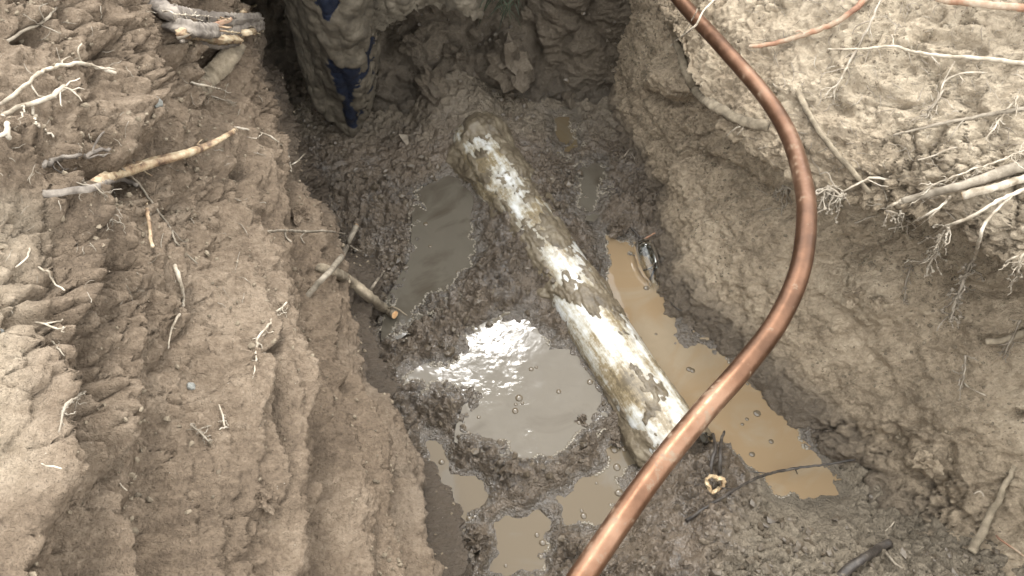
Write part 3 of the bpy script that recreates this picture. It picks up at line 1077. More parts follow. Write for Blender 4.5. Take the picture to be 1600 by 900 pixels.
def mud_thick(S, A):
    P = pipe_grid(ns_, na_).reshape(-1, 3)
    px, py = proj(P)
    q = np.stack([S.ravel() * 0.35, np.cos(A.ravel()) * r_p, np.sin(A.ravel()) * r_p], -1)
    n = fbm(P, 22, 4, 0.7) * 1.0 + fbm(q, 80, 3, 0.6, off=4) * 1.2 + 0.35 * fbm(P, 110, 3, 0.65)
    bias = np.full(len(P), 0.50)
    wh = np.zeros(len(P))
    for poly, amt in WHITE:
        sd = poly_sd(px, py, poly)
        bias -= 1.45 * amt * sstep(14, -12, sd)
        wh = np.maximum(wh, min(1.0, amt * 1.4) * sstep(22, 0, sd))
    h = 0.0038 * np.clip(n * 0.75 + bias, -0.6, 0.9) + 0.0008 * fbm(P, 150, 2)
    sa = np.sin(A.ravel())
    n5 = fbm(P, 11, 3, 0.6, off=6)
    h += 0.013 * sstep(0.42, -0.05, sa + 0.35 * n5) * (1 - wh)                       # mud banked along both sides
    h += 0.012 * sstep(LEN - 0.10, LEN - 0.02, S.ravel() + 0.06 * n5) * (1 - wh)
    return h.reshape(S.shape)


M_PIPEMUD = simple_mat('pipe_mud', [(0.34, (0.07, 0.054, 0.035)), (0.5, (0.115, 0.09, 0.058)), (0.66, (0.17, 0.138, 0.092))], 40, 0.45, 0.003, 120)
S_g, A_g = np.meshgrid(np.linspace(0, LEN + 0.022, ns_), np.linspace(0, 2 * np.pi, na_), indexing='ij')
stain = sstep(-0.0030, -0.0002, mud_thick(S_g, A_g))
obj('pipe', mesh_grid('pipe', pipe_grid(ns_, na_), {'stain': stain}), M_PVC, sewer)
MG = pipe_grid(ns_, na_, mud_thick)
obj('mud_coat', mesh_grid('mud_coat', MG, ), M_PIPEMUD, sewer)

# ================================================================== copper pipe
t = NT('tarnished_copper')
n1 = t.noise(14, 6, 0.6)
n2 = t.noise(90, 6, 0.7)
c = t.ramp(n1, [(0.36, (0.075, 0.038, 0.021)), (0.5, (0.13, 0.066, 0.037)), (0.64, (0.19, 0.108, 0.066))])
dirt = t.mapr(t.math('ADD', n2, t.math('MULTIPLY', n1, 0.4)), 0.78, 0.92)
c = t.mix(dirt, c, (0.16, 0.115, 0.072))
rough = t.math('ADD', t.mapr(n2, 0.3, 0.7, 0.28, 0.50), t.math('MULTIPLY', dirt, 0.3), True)
M_COPPER = t.fin(c, rough, t.bump(t.noise(30, 6, 0.65), 0.3, 0.0014), metallic=t.mapr(dirt, 0, 1, 0.8, 0.1))
cpts = [(930, -150, 1.27), (1010, -70, 1.215), (1062, 0, 1.17), (1130, 75, 1.08), (1195, 150, 1.0), (1234, 215, .935), (1256, 290, .86), (1260, 350, .81), (1249, 425, .765),
        (1215, 502, .73), (1160, 575, .70), (1092, 652, .675), (1010, 755, .645), (910, 900, .605), (820, 1030, .57), (740, 1160, .545)]
cp3 = [Vector(at_t(*p)) for p in cpts] + [Vector((-0.06, -0.05, 0.52)), Vector((-0.12, -0.30, 0.56)), Vector((-0.16, -0.5, 0.68))]
s = Soup()
s.tube(cp3, [0.0102] * len(cp3), 28, 0.006, 0.0, 0.0)
tag(obj('copper_pipe', s.mesh('copper_pipe'), M_COPPER), 'long bent tarnished copper pipe curving over the trench', 'pipe')

# ================================================================== mud-caked blue sheet hanging at the far end
top = [(448, -70), (470, -70), (490, -70), (515, -70), (542, -70), (562, -70), (577, -70), (590, -70), (612, -70), (640, -70), (665, -70), (695, -70), (720, -70), (748, -70), (772, -70)]
bot = [(456, 20), (478, 100), (498, 165), (522, 190), (552, 216), (572, 170), (588, 120), (574, 52), (604, 40), (632, 26), (662, 8), (690, 2), (714, 14), (735, 28), (752, 33)]
yt = [1.12, 1.09, 1.06, 1.045, 1.045, 1.06, 1.085, 1.10, 1.09, 1.085, 1.09, 1.09, 1.08, 1.08, 1.10]
yb = [1.16, 1.15, 1.15, 1.15, 1.15, 1.16, 1.17, 1.13, 1.10, 1.09, 1.10, 1.10, 1.08, 1.08, 1.11]
NC_, NR_ = 170, 120
ci = np.linspace(0, len(top) - 1, NC_)
T = np.array([at_y(p[0], p[1], y) for p, y in zip(top, yt)])
B = np.array([at_y(p[0], p[1], y) for p, y in zip(bot, yb)])
Ti = np.stack([np.interp(ci, np.arange(len(top)), T[:, k]) for k in range(3)], -1)
Bi = np.stack([np.interp(ci, np.arange(len(top)), B[:, k]) for k in range(3)], -1)
Ti, Bi = blur(Ti, 4, 0), blur(Bi, 1.5, 0)
Bi[:, 2] += 0.012 * fbm(Bi, 45, 3, 0.7)
w = np.linspace(0, 1, NR_)[:, None, None]
SG = Ti[None] * (1 - w) + Bi[None] * w
Pf = SG.reshape(-1, 3)
fold = Pf.copy()
fold[:, 2] *= 0.25
n = grid_normals(SG)
n *= np.sign(((CAM - SG) * n).sum(-1).mean())
fold[:, 2] *= 0.4
h = 0.016 * fbm(fold, 9, 2, 0.5) + 0.008 * ridged(fold, 22, 2) - 0.008 + 0.004 * fbm(Pf, 28, 4, 0.6)
hx, hy = proj(Pf)
bl = np.maximum.reduce([sstep(9, -5, poly_sd(hx, hy, q) + 22 * fbm(fold, 26, 3, 0.65) + 10 * fbm(Pf, 60, 3, 0.6)) for q in (
    [(528, 92), (560, 92), (564, 110), (556, 135), (548, 190), (536, 188), (534, 130)], [(562, 50), (572, 70), (584, 120), (574, 135), (566, 95)],
    [(480, -20), (520, -30), (535, 0), (520, 8), (500, 4)])])
h += 0.003 * (1 - bl) * (0.6 + 0.6 * fbm(Pf, 45, 3, 0.6))
SG = SG + n * h.reshape(NR_, NC_)[..., None]
t = NT('muddy_blue_sheet')
nn = t.noise(45, 6, 0.65)
mud = t.ramp(nn, [(0.35, (0.05, 0.04, 0.027)), (0.52, (0.085, 0.069, 0.047)), (0.68, (0.135, 0.112, 0.08))])
blue = t.mix(nn, (0.007, 0.0095, 0.017), (0.014, 0.019, 0.034))
k = t.mapr(t.math('ADD', t.attr('blue'), t.math('MULTIPLY', t.math('SUBTRACT', t.noise(130, 5, 0.7), 0.5), 0.5)), 0.42, 0.58)
M_SHEET = t.fin(t.mix(k, mud, blue), t.mapr(k, 0, 1, 0.8, 0.4), t.bump(t.noise(110, 6, 0.7), 0.5, 0.004))
o = obj('muddy_sheet', mesh_grid('muddy_sheet', SG, {'blue': bl}), M_SHEET)
tag(o, 'dark blue plastic sheet caked in tan mud hanging at the hollow trench end', 'plastic sheet')
sol = o.modifiers.new('thickness', 'SOLIDIFY')
sol.thickness = 0.006
sol.offset = -1

# ================================================================== roots in the left wall
PR = 'root'
root('root', 'pale crooked root forking at its tip, high on the left wall above the peeled stick', PR, [(-12, 168), (20, 150, .006), (46, 128, .010), (56, 118, .012), (85, 105, .012), (118, 99, .014), (150, 104, .016), (181, 114, .018)], 4.2, 3.4, M_PALE,
     [([(118, 99), (122, 82, .018), (128, 68, .02)], 2.4, 1.2), ([(85, 105), (98, 96, .016), (110, 88, .018)], 2.2, 1.0), ([(130, 100), (160, 106, .018), (180, 108, .02)], 2.0, 1.0), ([(40, 138), (60, 150, .012), (88, 152, .01)], 2.2, 1.2)], jit=0.001)
root('root', 'thick pale root with splayed brushy tip curling down at the left wall', PR, [(14, 222), (12, 200, .010), (6, 180, .012), (30, 168, .012), (60, 158, .012), (82, 148, .014), (100, 135, .016)], 5.2, 4.5, M_PALE,
     [([(82, 148), (105, 138, .018), (133, 140, .018)], 2.4, 1.0), ([(90, 142), (115, 145, .016), (128, 158, .014)], 2.2, 1.0), ([(96, 138), (110, 128, .018), (125, 122, .018)], 2.4, 1.0),
      ([(42, 166), (52, 180, .010), (58, 195, .008), (72, 207, .006), (84, 214, .004)], 3.4, 2.6), ([(84, 148), (92, 158, .012), (97, 166, .01)], 2, 1), ([(30, 168), (34, 180, .012), (28, 188, .01)], 2, 1), ([(14, 205), (4, 212, .010), (-4, 214, .008)], 4.5, 4.0)], jit=0.0015)
root('root', 'grey root running off the top left corner of the left wall', PR, [(-10, 76), (12, 64, .008), (38, 48, .010), (62, 38, .010), (75, 28, .012), (88, 12, .012)], 3.2, 2.2, M_GREYROOT,
     [([(72, 34), (80, 46, .008), (95, 53, .006)], 1.4, .8), ([(62, 40), (48, 30, .008), (36, 22, .008)], 1.4, .8), ([(50, 20), (62, 12, .006), (75, 5, .006)], 1.3, .8)])
st = root('broken_stick', 'peeled yellow broken stick jutting from the left wall with pale pointed tip', 'stick', [(150, 287), (168, 278, .020), (200, 266, .024), (240, 254, .028), (280, 244, .032), (318, 231, .036), (345, 218, .040), (369, 203, .044)], 12.0, 4.5, M_WOOD,
          [([(185, 272), (205, 262, .028), (222, 254, .030)], 3.0, 1.2), ([(210, 262), (226, 268, .024), (238, 275, .024)], 2.2, 1.0), ([(300, 238), (308, 226, .036), (316, 218, .038)], 2.4, 0.8)], rough=0.24, jit=0.0, step=0.012, sides=12)
root('root', 'dark splintered broken root just above the peeled stick', PR, [(50, 268), (80, 252, .006), (110, 246, .008), (142, 241, .010), (172, 233, .012)], 5.5, 3.5, M_BARK,
     [([(130, 240), (146, 225, .02), (163, 206, .022)], 2.6, 1.8), ([(85, 252), (98, 262, .012), (102, 268, .01)], 1.6, 1.0), ([(118, 244), (140, 246, .012), (168, 240, .014)], 2.6, 1.6), ([(70, 258), (92, 266, .008), (120, 262, .010)], 2.4, 1.2)], rough=0.3, jit=0.002)
root('root', 'dark grey gnarled root under the peeled stick', PR, [(60, 306), (110, 300, .004), (150, 292, .008), (185, 280, .012), (215, 290, .006)], 8, 4, M_BARK, rough=0.25)
root('root', 'thin grey rootlet sagging from below the peeled stick', PR, [(180, 255), (215, 285, .008), (238, 318, .006), (262, 350, .006), (275, 378, .008), (292, 398, .008), (308, 412, .006)], 2.6, 1.6, M_GREYROOT,
     [([(262, 350), (280, 372, .005), (296, 380, .004)], 1.2, .8)])
root('root', 'short orange split root pointing down below the peeled stick', PR, [(226, 310), (231, 335, .012), (234, 362, .014), (238, 386, .014)], 4.0, 3.4, M_WOOD, rough=0.2)
root('root', 'thin pale rootlet below the broken stump end', PR, [(283, 122), (305, 130, .006), (325, 135, .008), (347, 140, .008)], 2.2, 1.6, M_PALE)
root('root', 'thin pale rootlet hooked downward at the wall edge by the dark hollow', PR, [(352, 196), (385, 202, .008), (410, 208, .010), (432, 220, .014), (450, 240, .016), (455, 268, .016)], 1.9, 1.6, M_PALE,
     [([(454, 258), (465, 252, .018), (476, 240, .02)], 1.8, 1.4), ([(410, 208), (400, 216, .008), (386, 214, .006)], 1.3, .8)])
root('root', 'sawn upright root leaning out of the left wall over the trench', PR, [(478, 466), (492, 448, .012), (512, 428, .022), (530, 406, .034), (541, 388, .042), (548, 372, .048), (557, 353, .052)], 6.2, 5.2, M_GREYROOT,
     [([(545, 382), (553, 388, .046), (560, 392, .046)], 2.2, 1.4)], cut=True, rough=0.15)
root('root', 'thick mud coated root sawn off near the grey puddle with orange face', PR, [(495, 420), (520, 425, .006), (548, 440, .012), (575, 462, .018), (600, 482, .022), (617, 492, .024)], 10, 8.5, M_MUDROOT,
     [([(596, 470), (615, 480, .03), (636, 493, .03)], 2.2, 1.4)], cut=True, rough=0.2, jit=0.0004, sides=12)
root('root', 'thin dark twig behind the sawn mud coated root', 'twig', [(578, 455), (588, 440, .014), (597, 428, .016), (600, 424, .018)], 3.0, 2.0, M_GREYROOT)
root('root', 'grey horizontal rootlet with short side hairs beside the sawn upright root', PR, [(418, 362), (445, 360, .006), (480, 362, .008), (510, 361, .010), (540, 366, .012)], 3.0, 1.8, M_GREYROOT,
     [([(440, 361), (446, 370, .006), (455, 378, .004)], 2.2, 1.6), ([(462, 362), (470, 370, .006), (476, 380, .004)], 1.8, 1.2)])
root('root', 'pale tapering root hanging straight down the middle of the left wall', PR, [(272, 413), (277, 425, .008), (284, 448, .008), (286, 475, .006), (278, 495, .006), (269, 512, .006), (263, 545, .004)], 4.4, 1.6, M_PALE,
     [([(273, 518), (280, 518, .005), (284, 515, .005)], 1.2, .8)])
root('root', 'short zigzag pale rootlet on the yellow clay lump', PR, [(58, 416), (70, 423, .006), (78, 425, .006), (82, 440, .008), (101, 454, .008)], 2.3, 1.7, M_PALE)
root('root', 'short curved pale rootlet on the yellow clay lump', PR, [(46, 386), (45, 396, .006), (38, 407, .008), (24, 418, .008)], 2.0, 1.6, M_PALE)
root('root', 'forked white rootlet below the zigzag one on the clay lump', PR, [(46, 502), (70, 506, .008), (85, 513, .010), (98, 512, .012), (117, 513, .012)], 2.2, 1.6, M_PALE, [([(84, 511), (90, 503, .013), (98, 499, .013)], 2.0, 1.6), ([(90, 513), (95, 517, .01), (101, 519, .01)], 1.4, 1.0)])
root('root', 'tiny pale rootlet in the groove low on the left wall', PR, [(58, 725), (72, 727, .005), (96, 732, .006)], 1.6, 1.2, M_PALE)
root('root', 'tiny pale sliver poking from the smooth lower left wall', PR, [(182, 750), (190, 758, .006), (199, 767, .008)], 2.0, 1.4, M_PALE)
root('root', 'grey stubby rootlet under the forked white rootlet', PR, [(72, 525), (84, 536, .006), (92, 546, .006), (101, 556, .006)], 2.2, 1.4, M_GREYROOT, [([(90, 542), (92, 536, .008), (91, 533, .01)], 1.3, .9)])
hairs('root_hairs', 'long tuft of fine pale root hairs on the lower left wall', 'root hairs', [(448, 472, .008), (432, 488, .008), (418, 512, .008), (402, 530, .008), (400, 560, .006), (396, 585, .006)], 16, 34, 0.9, 1.0, M_PALE, side=0.9)
hairs('root_hairs', 'drooping tuft of root hairs in the deep groove of the left wall', 'root hairs', [(134, 612, .008), (112, 625, .010), (98, 645, .008), (92, 675, .006)], 18, 30, 0.9, 1.0, M_HAIR, side=0.8)
hairs('root_hairs', 'dense brush of root hairs beside the long wall crack', 'root hairs', [(298, 662, .006), (312, 672, .008), (326, 690, .008)], 18, 30, 0.6, 0.9, M_HAIR, side=0.7)
hairs('root_hairs', 'short white root hairs at the edge of the long wall crack', 'root hairs', [(342, 632, .006), (348, 650, .006), (352, 668, .006)], 8, 16, 0.9, 1.0, M_PALE, side=1.0)
hairs('root_hairs', 'wispy root hairs under the broken stump', 'root hairs', [(330, 150, .004), (365, 160, .004)], 14, 30, 0.9, 0.6, M_HAIR, side=1.0)
hairs('root_hairs', 'wispy root hairs trailing below the dark splintered root', 'root hairs', [(120, 285, .01), (160, 300, .01), (175, 350, .006)], 26, 42, 0.8, 0.7, M_HAIR, side=1.0)

# broken stump end, upper left
stump = tag(bpy.data.objects.new('broken_stump', None), 'splintered grey root stump sticking out of the upper left wall', 'stump')
COL.objects.link(stump)


def limb(name, pts, r0, r1, mat, rough=0.22, sides=11, parent=stump, squash=1.0):
    P = [on(p[0], p[1], p[2]) for p in pts]
    s = Soup()
    s.tube(P, radii(len(P), r0 * 1.3, r1 * 1.3, P), sides + 5, 0.004, 0.04, 0.0010, rough * 0.35, squash, 0.38)
    return obj(name, s.mesh(name), mat, parent)


limb('limb', [(245, 8, .0), (275, 22, .03), (310, 30, .04), (345, 33, .045), (385, 32, .05), (405, 30, .055)], 13, 7, M_BARK)
limb('limb', [(265, 40, .01), (300, 46, .035), (340, 48, .045), (380, 45, .05), (408, 38, .055)], 11, 6, M_BARK)
limb('splinter', [(282, 52, .05), (310, 56, .056), (345, 60, .058), (373, 62, .06)], 8, 6, M_WOOD, 0.35)
limb('splinter', [(330, 40, .055), (352, 34, .06), (362, 28, .062)], 4, 2, M_SALMON, 0.3)
limb('splinter', [(300, 60, .05), (340, 70, .05), (372, 66, .052)], 7, 4, M_BARK, 0.3)
limb('splinter', [(372, 55, .056), (395, 48, .06), (412, 42, .062)], 5, 2, M_WOOD, 0.35)
limb('splinter', [(380, 20, .055), (392, 12, .06), (400, 8, .06)], 4, 1.5, M_WOOD, 0.3)
limb('limb', [(368, 68, .04), (358, 88, .035), (345, 108, .025), (325, 128, .012), (312, 140, .0)], 13, 13, M_MUDROOT, 0.2)
for k in range(12):
    x0, y0 = random.uniform(262, 380), random.uniform(22, 64)
    L_ = random.uniform(22, 46)
    a = random.uniform(-0.35, 0.25)
    limb('splinter', [(x0, y0, .056), (x0 + L_ * .5, y0 + L_ * .5 * a, .062), (x0 + L_, y0 + L_ * a * 1.3, .066)], random.uniform(1.6, 3.2), 0.7, random.choice([M_BARK, M_BARK, M_GREYROOT, M_WOOD]), 0.3, 5)
hairs('root_hairs', 'thin pale root hairs over the broken stump top', 'root hairs', [(250, 15, .05), (280, 22, .06), (330, 26, .06)], 12, 30, 0.7, 0.7, M_PALE, hang=0.2, side=1.0)

# ================================================================== roots in the right bank
root('root', 'reddish bare root sloping down toward the copper pipe bend', PR, [(1362, -12), (1335, 15, .012), (1300, 38, .014), (1262, 52, .014), (1225, 64, .016), (1196, 71, .018), (1170, 73, .02)], 6, 4, M_SALMON, [([(1262, 52), (1250, 48, .018), (1243, 50, .02)], 1.5, 1.0)])
root('root', 'thick pale root with salmon end along the top of the right bank', PR, [(1620, 14), (1560, 8, .015), (1510, 3, .018), (1480, 1, .02), (1462, -3, .02)], 8, 6, M_SALMON)
root('root', 'long straight pale root lying across the upper right bank', PR, [(1620, 102), (1570, 95, .010), (1520, 90, .012), (1460, 86, .014), (1425, 80, .014), (1396, 72, .016), (1350, 76, .014), (1293, 77, .012)], 5.2, 1.8, M_PALE,
     [([(1425, 80), (1420, 68, .018), (1418, 60, .018)], 1.6, .9), ([(1400, 72), (1396, 62, .018), (1392, 54, .016)], 1.6, .9), ([(1460, 86), (1466, 100, .01), (1470, 112, .008)], 1.4, .8)])
root('root', 'pale branching rootlet below the long straight root on the bank', PR, [(1552, 114), (1520, 113, .010), (1492, 118, .010), (1475, 128, .008), (1468, 150, .006), (1462, 178, .004)], 2.2, 1.4, M_PALE, [([(1475, 128), (1484, 108, .01), (1492, 95, .008)], 1.4, .8), ([(1500, 116), (1504, 126, .006), (1500, 134, .004)], 1.2, .8)])
root('root', 'faint grey root half buried across the middle of the right bank', PR, [(1620, 168), (1570, 174, .006), (1520, 184, .007), (1475, 192, .008), (1430, 203, .008), (1395, 212, .006)], 4.5, 2.0, M_GREYROOT, [([(1500, 188), (1492, 205, .006), (1482, 222, .004)], 1.4, .8)])
root('root', 'short pale rootlet lying on the bank over the thick root pair', PR, [(1500, 230), (1475, 236, .008), (1455, 245, .009), (1434, 250, .008)], 2.2, 1.5, M_PALE)
root('root', 'thick grey barked root overhanging the bank lip', PR, [(1640, 246), (1585, 262, .016), (1540, 278, .022), (1490, 293, .026), (1450, 303, .028), (1410, 314, .03)], 13, 6.5, M_GREYROOT, [([(1440, 305), (1422, 314, .03), (1405, 318, .03)], 4, 2.5)], rough=0.15)
root('root', 'thick pale root with cut end lying under the barked one on the lip', PR, [(1640, 264), (1585, 283, .024), (1545, 296, .03), (1505, 306, .034)], 9.5, 7.5, M_PALE, cut=True, rough=0.14)
root('root', 'thin white root poking left from the bank lip', PR, [(1410, 312), (1392, 322, .034), (1370, 336, .036), (1352, 342, .038), (1335, 349, .04)], 3.0, 1.8, M_PALE)
root('root', 'slender pale root slanting down below the barked root', PR, [(1486, 306), (1470, 322, .036), (1440, 340, .04), (1412, 353, .042), (1388, 358, .044)], 2.8, 1.8, M_PALE, [([(1468, 324), (1450, 342, .04), (1430, 356, .042)], 1.8, 1.2)])
root('root', 'long pale root curving down from the bank lip with hairy branch', PR, [(1630, 284), (1590, 300, .03), (1552, 318, .04), (1515, 340, .045), (1482, 352, .048), (1455, 368, .05), (1434, 381, .052)], 4.5, 2.0, M_PALE,
     [([(1549, 320), (1540, 348, .045), (1530, 376, .045), (1522, 405, .04), (1510, 425, .035), (1503, 450, .032), (1492, 472, .03), (1486, 500, .028)], 3.6, 2.2)])
root('root', 'pale drooping rootlet leaving the bank lip beside the hairy branch', PR, [(1630, 388), (1595, 398, .03), (1575, 408, .034), (1567, 420, .036)], 2.6, 1.8, M_PALE)
root('root', 'mud coated root stub sticking out of the lower right wall', PR, [(1640, 512), (1600, 520, .010), (1570, 531, .016), (1540, 534, .02)], 10, 6, M_MUDROOT, rough=0.2)
root('root', 'mud coated root curving down beside the copper pipe', PR, [(1043, 25), (1055, 55, .014), (1064, 85, .016), (1076, 120, .016), (1088, 142, .014), (1110, 162, .012), (1140, 178, .012), (1172, 192, .010), (1200, 196, .006)], 7, 11, M_MUDROOT, rough=0.18, jit=0.0015, sides=10)
root('root', 'straight mud coated root running down the bank under the copper bend', PR, [(1245, 140), (1262, 175, .010), (1285, 212, .012), (1312, 245, .012), (1335, 270, .012), (1358, 302, .008)], 7, 5, M_MUDROOT, rough=0.15)
o = root('root', 'thin white root crossing over the top of the copper pipe', PR, [(1042, 78), (1056, 64, .03), (1075, 50, .09), (1090, 36, .12), (1098, 18, .12), (1112, 4, .10), (1125, -10, .06)], 2.0, 1.8, M_PALE, [([(1090, 36), (1086, 22, .12), (1089, 14, .12)], 1.3, 1.0)], embed=True)
root('root', 'thin white rootlet left of the copper pipe on the bank edge', PR, [(1180, 185), (1166, 195, .008), (1150, 200, .010), (1136, 212, .010)], 1.8, 1.2, M_PALE, [([(1166, 195), (1158, 205, .008), (1152, 211, .008)], 1.1, .8)])
root('root', 'pale forked rootlet on the lip right of the copper bend', PR, [(1390, 282), (1365, 277, .010), (1345, 285, .014), (1325, 295, .016), (1313, 302, .018)], 2.4, 1.6, M_PALE, [([(1350, 282), (1372, 288, .012), (1388, 292, .012)], 1.4, .9)])
root('root', 'pale wavy rootlet low on the right wall', PR, [(1505, 596), (1515, 606, .008), (1528, 612, .010), (1540, 618, .010)], 1.9, 1.3, M_PALE)
root('root', 'crusty mud caked root in the bottom right wall', PR, [(1590, 715), (1572, 755, .008), (1555, 790, .008), (1540, 820, .008), (1518, 862, .006)], 4, 8, M_MUDROOT, rough=0.3, jit=0.0015)
root('root', 'thin brown twig at the bottom right wall foot', 'twig', [(1610, 876), (1585, 858, .010), (1570, 848, .012), (1556, 836, .014)], 2.6, 1.8, M_SALMON)
root('root', 'short pale rootlet above the crusty mud caked root', PR, [(1515, 775), (1524, 770, .008), (1532, 768, .010), (1537, 776, .010)], 1.8, 1.3, M_PALE)
G = 'root hairs hanging under the bank lip'
hairs('root_hairs', 'muddy curtain of root hairs right beside the copper pipe', 'root hairs', [(1292, 290, .03), (1305, 300, .035), (1322, 310, .035)], 26, 75, 0.75, 1.3, M_HAIR, 1.4, 0.4, beads=3)
hairs('root_hairs', 'small hanging root hairs left of the copper pipe', 'root hairs', [(1222, 290, .02), (1238, 296, .02)], 12, 50, 0.75, 1.1, M_GREYROOT, 1.4, 0.4, beads=2)
hairs('root_hairs', 'short root hairs under the thick barked root', 'root hairs', [(1385, 330, .03), (1400, 335, .03), (1432, 345, .03)], 12, 45, 0.8, 1.1, M_HAIR, 1.2, 0.4, beads=2)
hairs('root_hairs', 'long knotted pale root hairs hanging below the slender root', 'root hairs', [(1482, 355, .05), (1470, 375, .05), (1458, 400, .048), (1448, 430, .045)], 26, 48, 0.85, 1.4, M_PALE, 1.2, 0.7, beads=2)
hairs('root_hairs', 'bushy hairs at the end of the long hairy branch', 'root hairs', [(1525, 400, .042), (1510, 425, .037), (1500, 455, .034), (1490, 480, .03), (1486, 498, .03)], 30, 42, 0.85, 1.4, M_HAIR, 1.0, 0.8, beads=2)
hairs('root_hairs', 'pale hairs dangling from the drooping rootlet', 'root hairs', [(1600, 395, .04), (1592, 415, .04), (1588, 440, .038)], 12, 40, 0.8, 1.3, M_PALE, 1.2, 0.6, beads=1)
hairs('root_hairs', 'thread of root hairs trailing down the shaded right wall', 'root hairs', [(1425, 415, .014), (1416, 440, .012), (1412, 475, .010)], 14, 24, 0.8, 0.8, M_GREYROOT, 1.0, 0.5, beads=1)
hairs('root_hairs', 'trailing hairs beneath the mud coated root stub', 'root hairs', [(1595, 500, .014), (1575, 540, .016), (1566, 560, .01)], 12, 30, 0.8, 1.0, M_HAIR, 1.0, 0.5)
hairs('root_hairs', 'small root hairs in the lower right wall crack', 'root hairs', [(1508, 555, .010), (1506, 590, .010), (1500, 610, .008)], 12, 22, 0.8, 0.9, M_HAIR, 1.0, 0.6)
hairs('root_hairs', 'fan of fine root hairs down the upper bank right of copper pipe', 'root hairs', [(1378, -5, .012), (1358, 40, .012), (1335, 85, .010), (1318, 115, .010)], 16, 75, 0.35, 1.0, M_HAIR, 0.6, 0.5)
hairs('root_hairs', 'fan of rootlets over the small dark hole in the bank', 'root hairs', [(1325, 105, .010), (1310, 130, .010), (1300, 150, .008)], 8, 50, 0.4, 1.1, M_PALE, 0.8, 0.5)
hairs('root_hairs', 'fine rootlets spread on the bank beside the branching rootlet', 'root hairs', [(1475, 140, .008), (1460, 165, .008), (1445, 185, .006)], 20, 40, 0.6, 0.8, M_HAIR, 0.7, 0.8)
hairs('root_hairs', 'tangled hairs running along the thick barked root', 'root hairs', [(1440, 300, .034), (1500, 272, .03), (1560, 252, .024), (1600, 235, .02)], 34, 40, 0.7, 0.9, M_PALE, 0.5, 0.9)
hairs('root_hairs', 'pale hairs along the half buried grey root', 'root hairs', [(1590, 150, .010), (1560, 190, .010), (1540, 220, .010)], 18, 40, 0.7, 0.9, M_PALE, 0.5, 0.9)
hairs('root_hairs', 'sparse grass like hairs at the foot of the right wall corner', 'root hairs', [(975, 245, .008), (985, 232, .01)], 8, 22, 0.4, 0.7, M_HAIR, 0.3, 0.7)

# ================================================================== things on the trench floor
root('twig', 'long thin black twig lying across mud and the end of the brown puddle', 'twig', [(1072, 814), (1100, 795, .012), (1140, 770, .020), (1185, 746, .038), (1230, 734, .046), (1280, 727, .036), (1336, 718, .010)], 3.4, 2.2, M_DARKWOOD,
     [([(1185, 746), (1178, 738, .022), (1172, 736, .022)], 1.2, .8), ([(1240, 732), (1246, 742, .018), (1246, 748, .016)], 1.2, .8), ([(1140, 770), (1130, 762, .018), (1124, 760, .018)], 1.2, .8)], embed=False)
for lab, pts, a, b in (('dark wet stub standing in mud next to the tan husk', [(1108, 745), (1112, 720, .02), (1118, 700, .03), (1114, 678, .035)], 5, 3),
                       ('dark wet forked stub right behind the tan husk', [(1124, 742), (1126, 715, .025), (1127, 690, .035), (1132, 674, .04)], 5, 2.4)):
    root('twig', lab, 'twig', pts, a, b, M_DARKWOOD)
root('root', 'thick dark root emerging from mud at the bottom of the right wall', PR, [(1300, 915), (1325, 890, .012), (1350, 872, .016), (1375, 855, .014), (1392, 848, .0)], 9.5, 8, M_DARKWOOD, rough=0.12, sides=10)
root('twig', 'thin pale twig crossing behind the thick dark root', 'twig', [(1382, 862), (1395, 876, .008), (1410, 888, .008)], 3, 2, M_GREYROOT)
root('twig', 'dark twig tangled over the clear bottle', 'twig', [(1030, 405), (1018, 418, .02), (1006, 422, .022), (1000, 424, .02)], 2.4, 1.4, M_DARKWOOD, [([(1022, 414), (1018, 432, .016), (1012, 446, .012)], 1.8, 1.2)], embed=False)
root('twig', 'short reddish twig at the corner beside the clear bottle', 'twig', [(990, 384), (1004, 376, .012), (1016, 368, .012), (1024, 364, .01)], 2.4, 1.6, M_SALMON)
root('twig', 'small dark twig against the wall below the clear bottle', 'twig', [(1046, 470), (1055, 480, .01), (1066, 486, .012)], 1.8, 1.2, M_DARKWOOD)
root('twig', 'short dark twig in the wet mud above the long brown puddle', 'twig', [(980, 350), (992, 362, .010), (1000, 372, .012)], 3, 2, M_DARKWOOD)
root('twig', 'thin pale twig lying in the bottom right mud', 'twig', [(1380, 832), (1392, 822, .008), (1398, 815, .008)], 1.8, 1.2, M_PALE)

# wood chip
pc = on(631, 220, 0.004)
me = bpy.data.meshes.new('wood_chip')
m = m_per_px(pc)
R_, U_ = Vector((1, 0, 0)), Vector((0, SP, CP))
N_ = Vector((0, -CP, SP))
cv = [(-8, 10), (6, 9), (9, -12), (3, -6)]
vv_ = [pc + R_ * (a * m) + U_ * (b * m) + N_ * z for z in (0.0, 0.004) for a, b in cv]
me.from_pydata([tuple(p) for p in vv_], [], [(3, 2, 1, 0), (4, 5, 6, 7), (0, 1, 5, 4), (1, 2, 6, 5), (2, 3, 7, 6), (3, 0, 4, 7)])
me.update()
tag(obj('wood_chip', me, M_GREYROOT), 'small flat pale wood chip below the muddy blue sheet', 'wood chip')

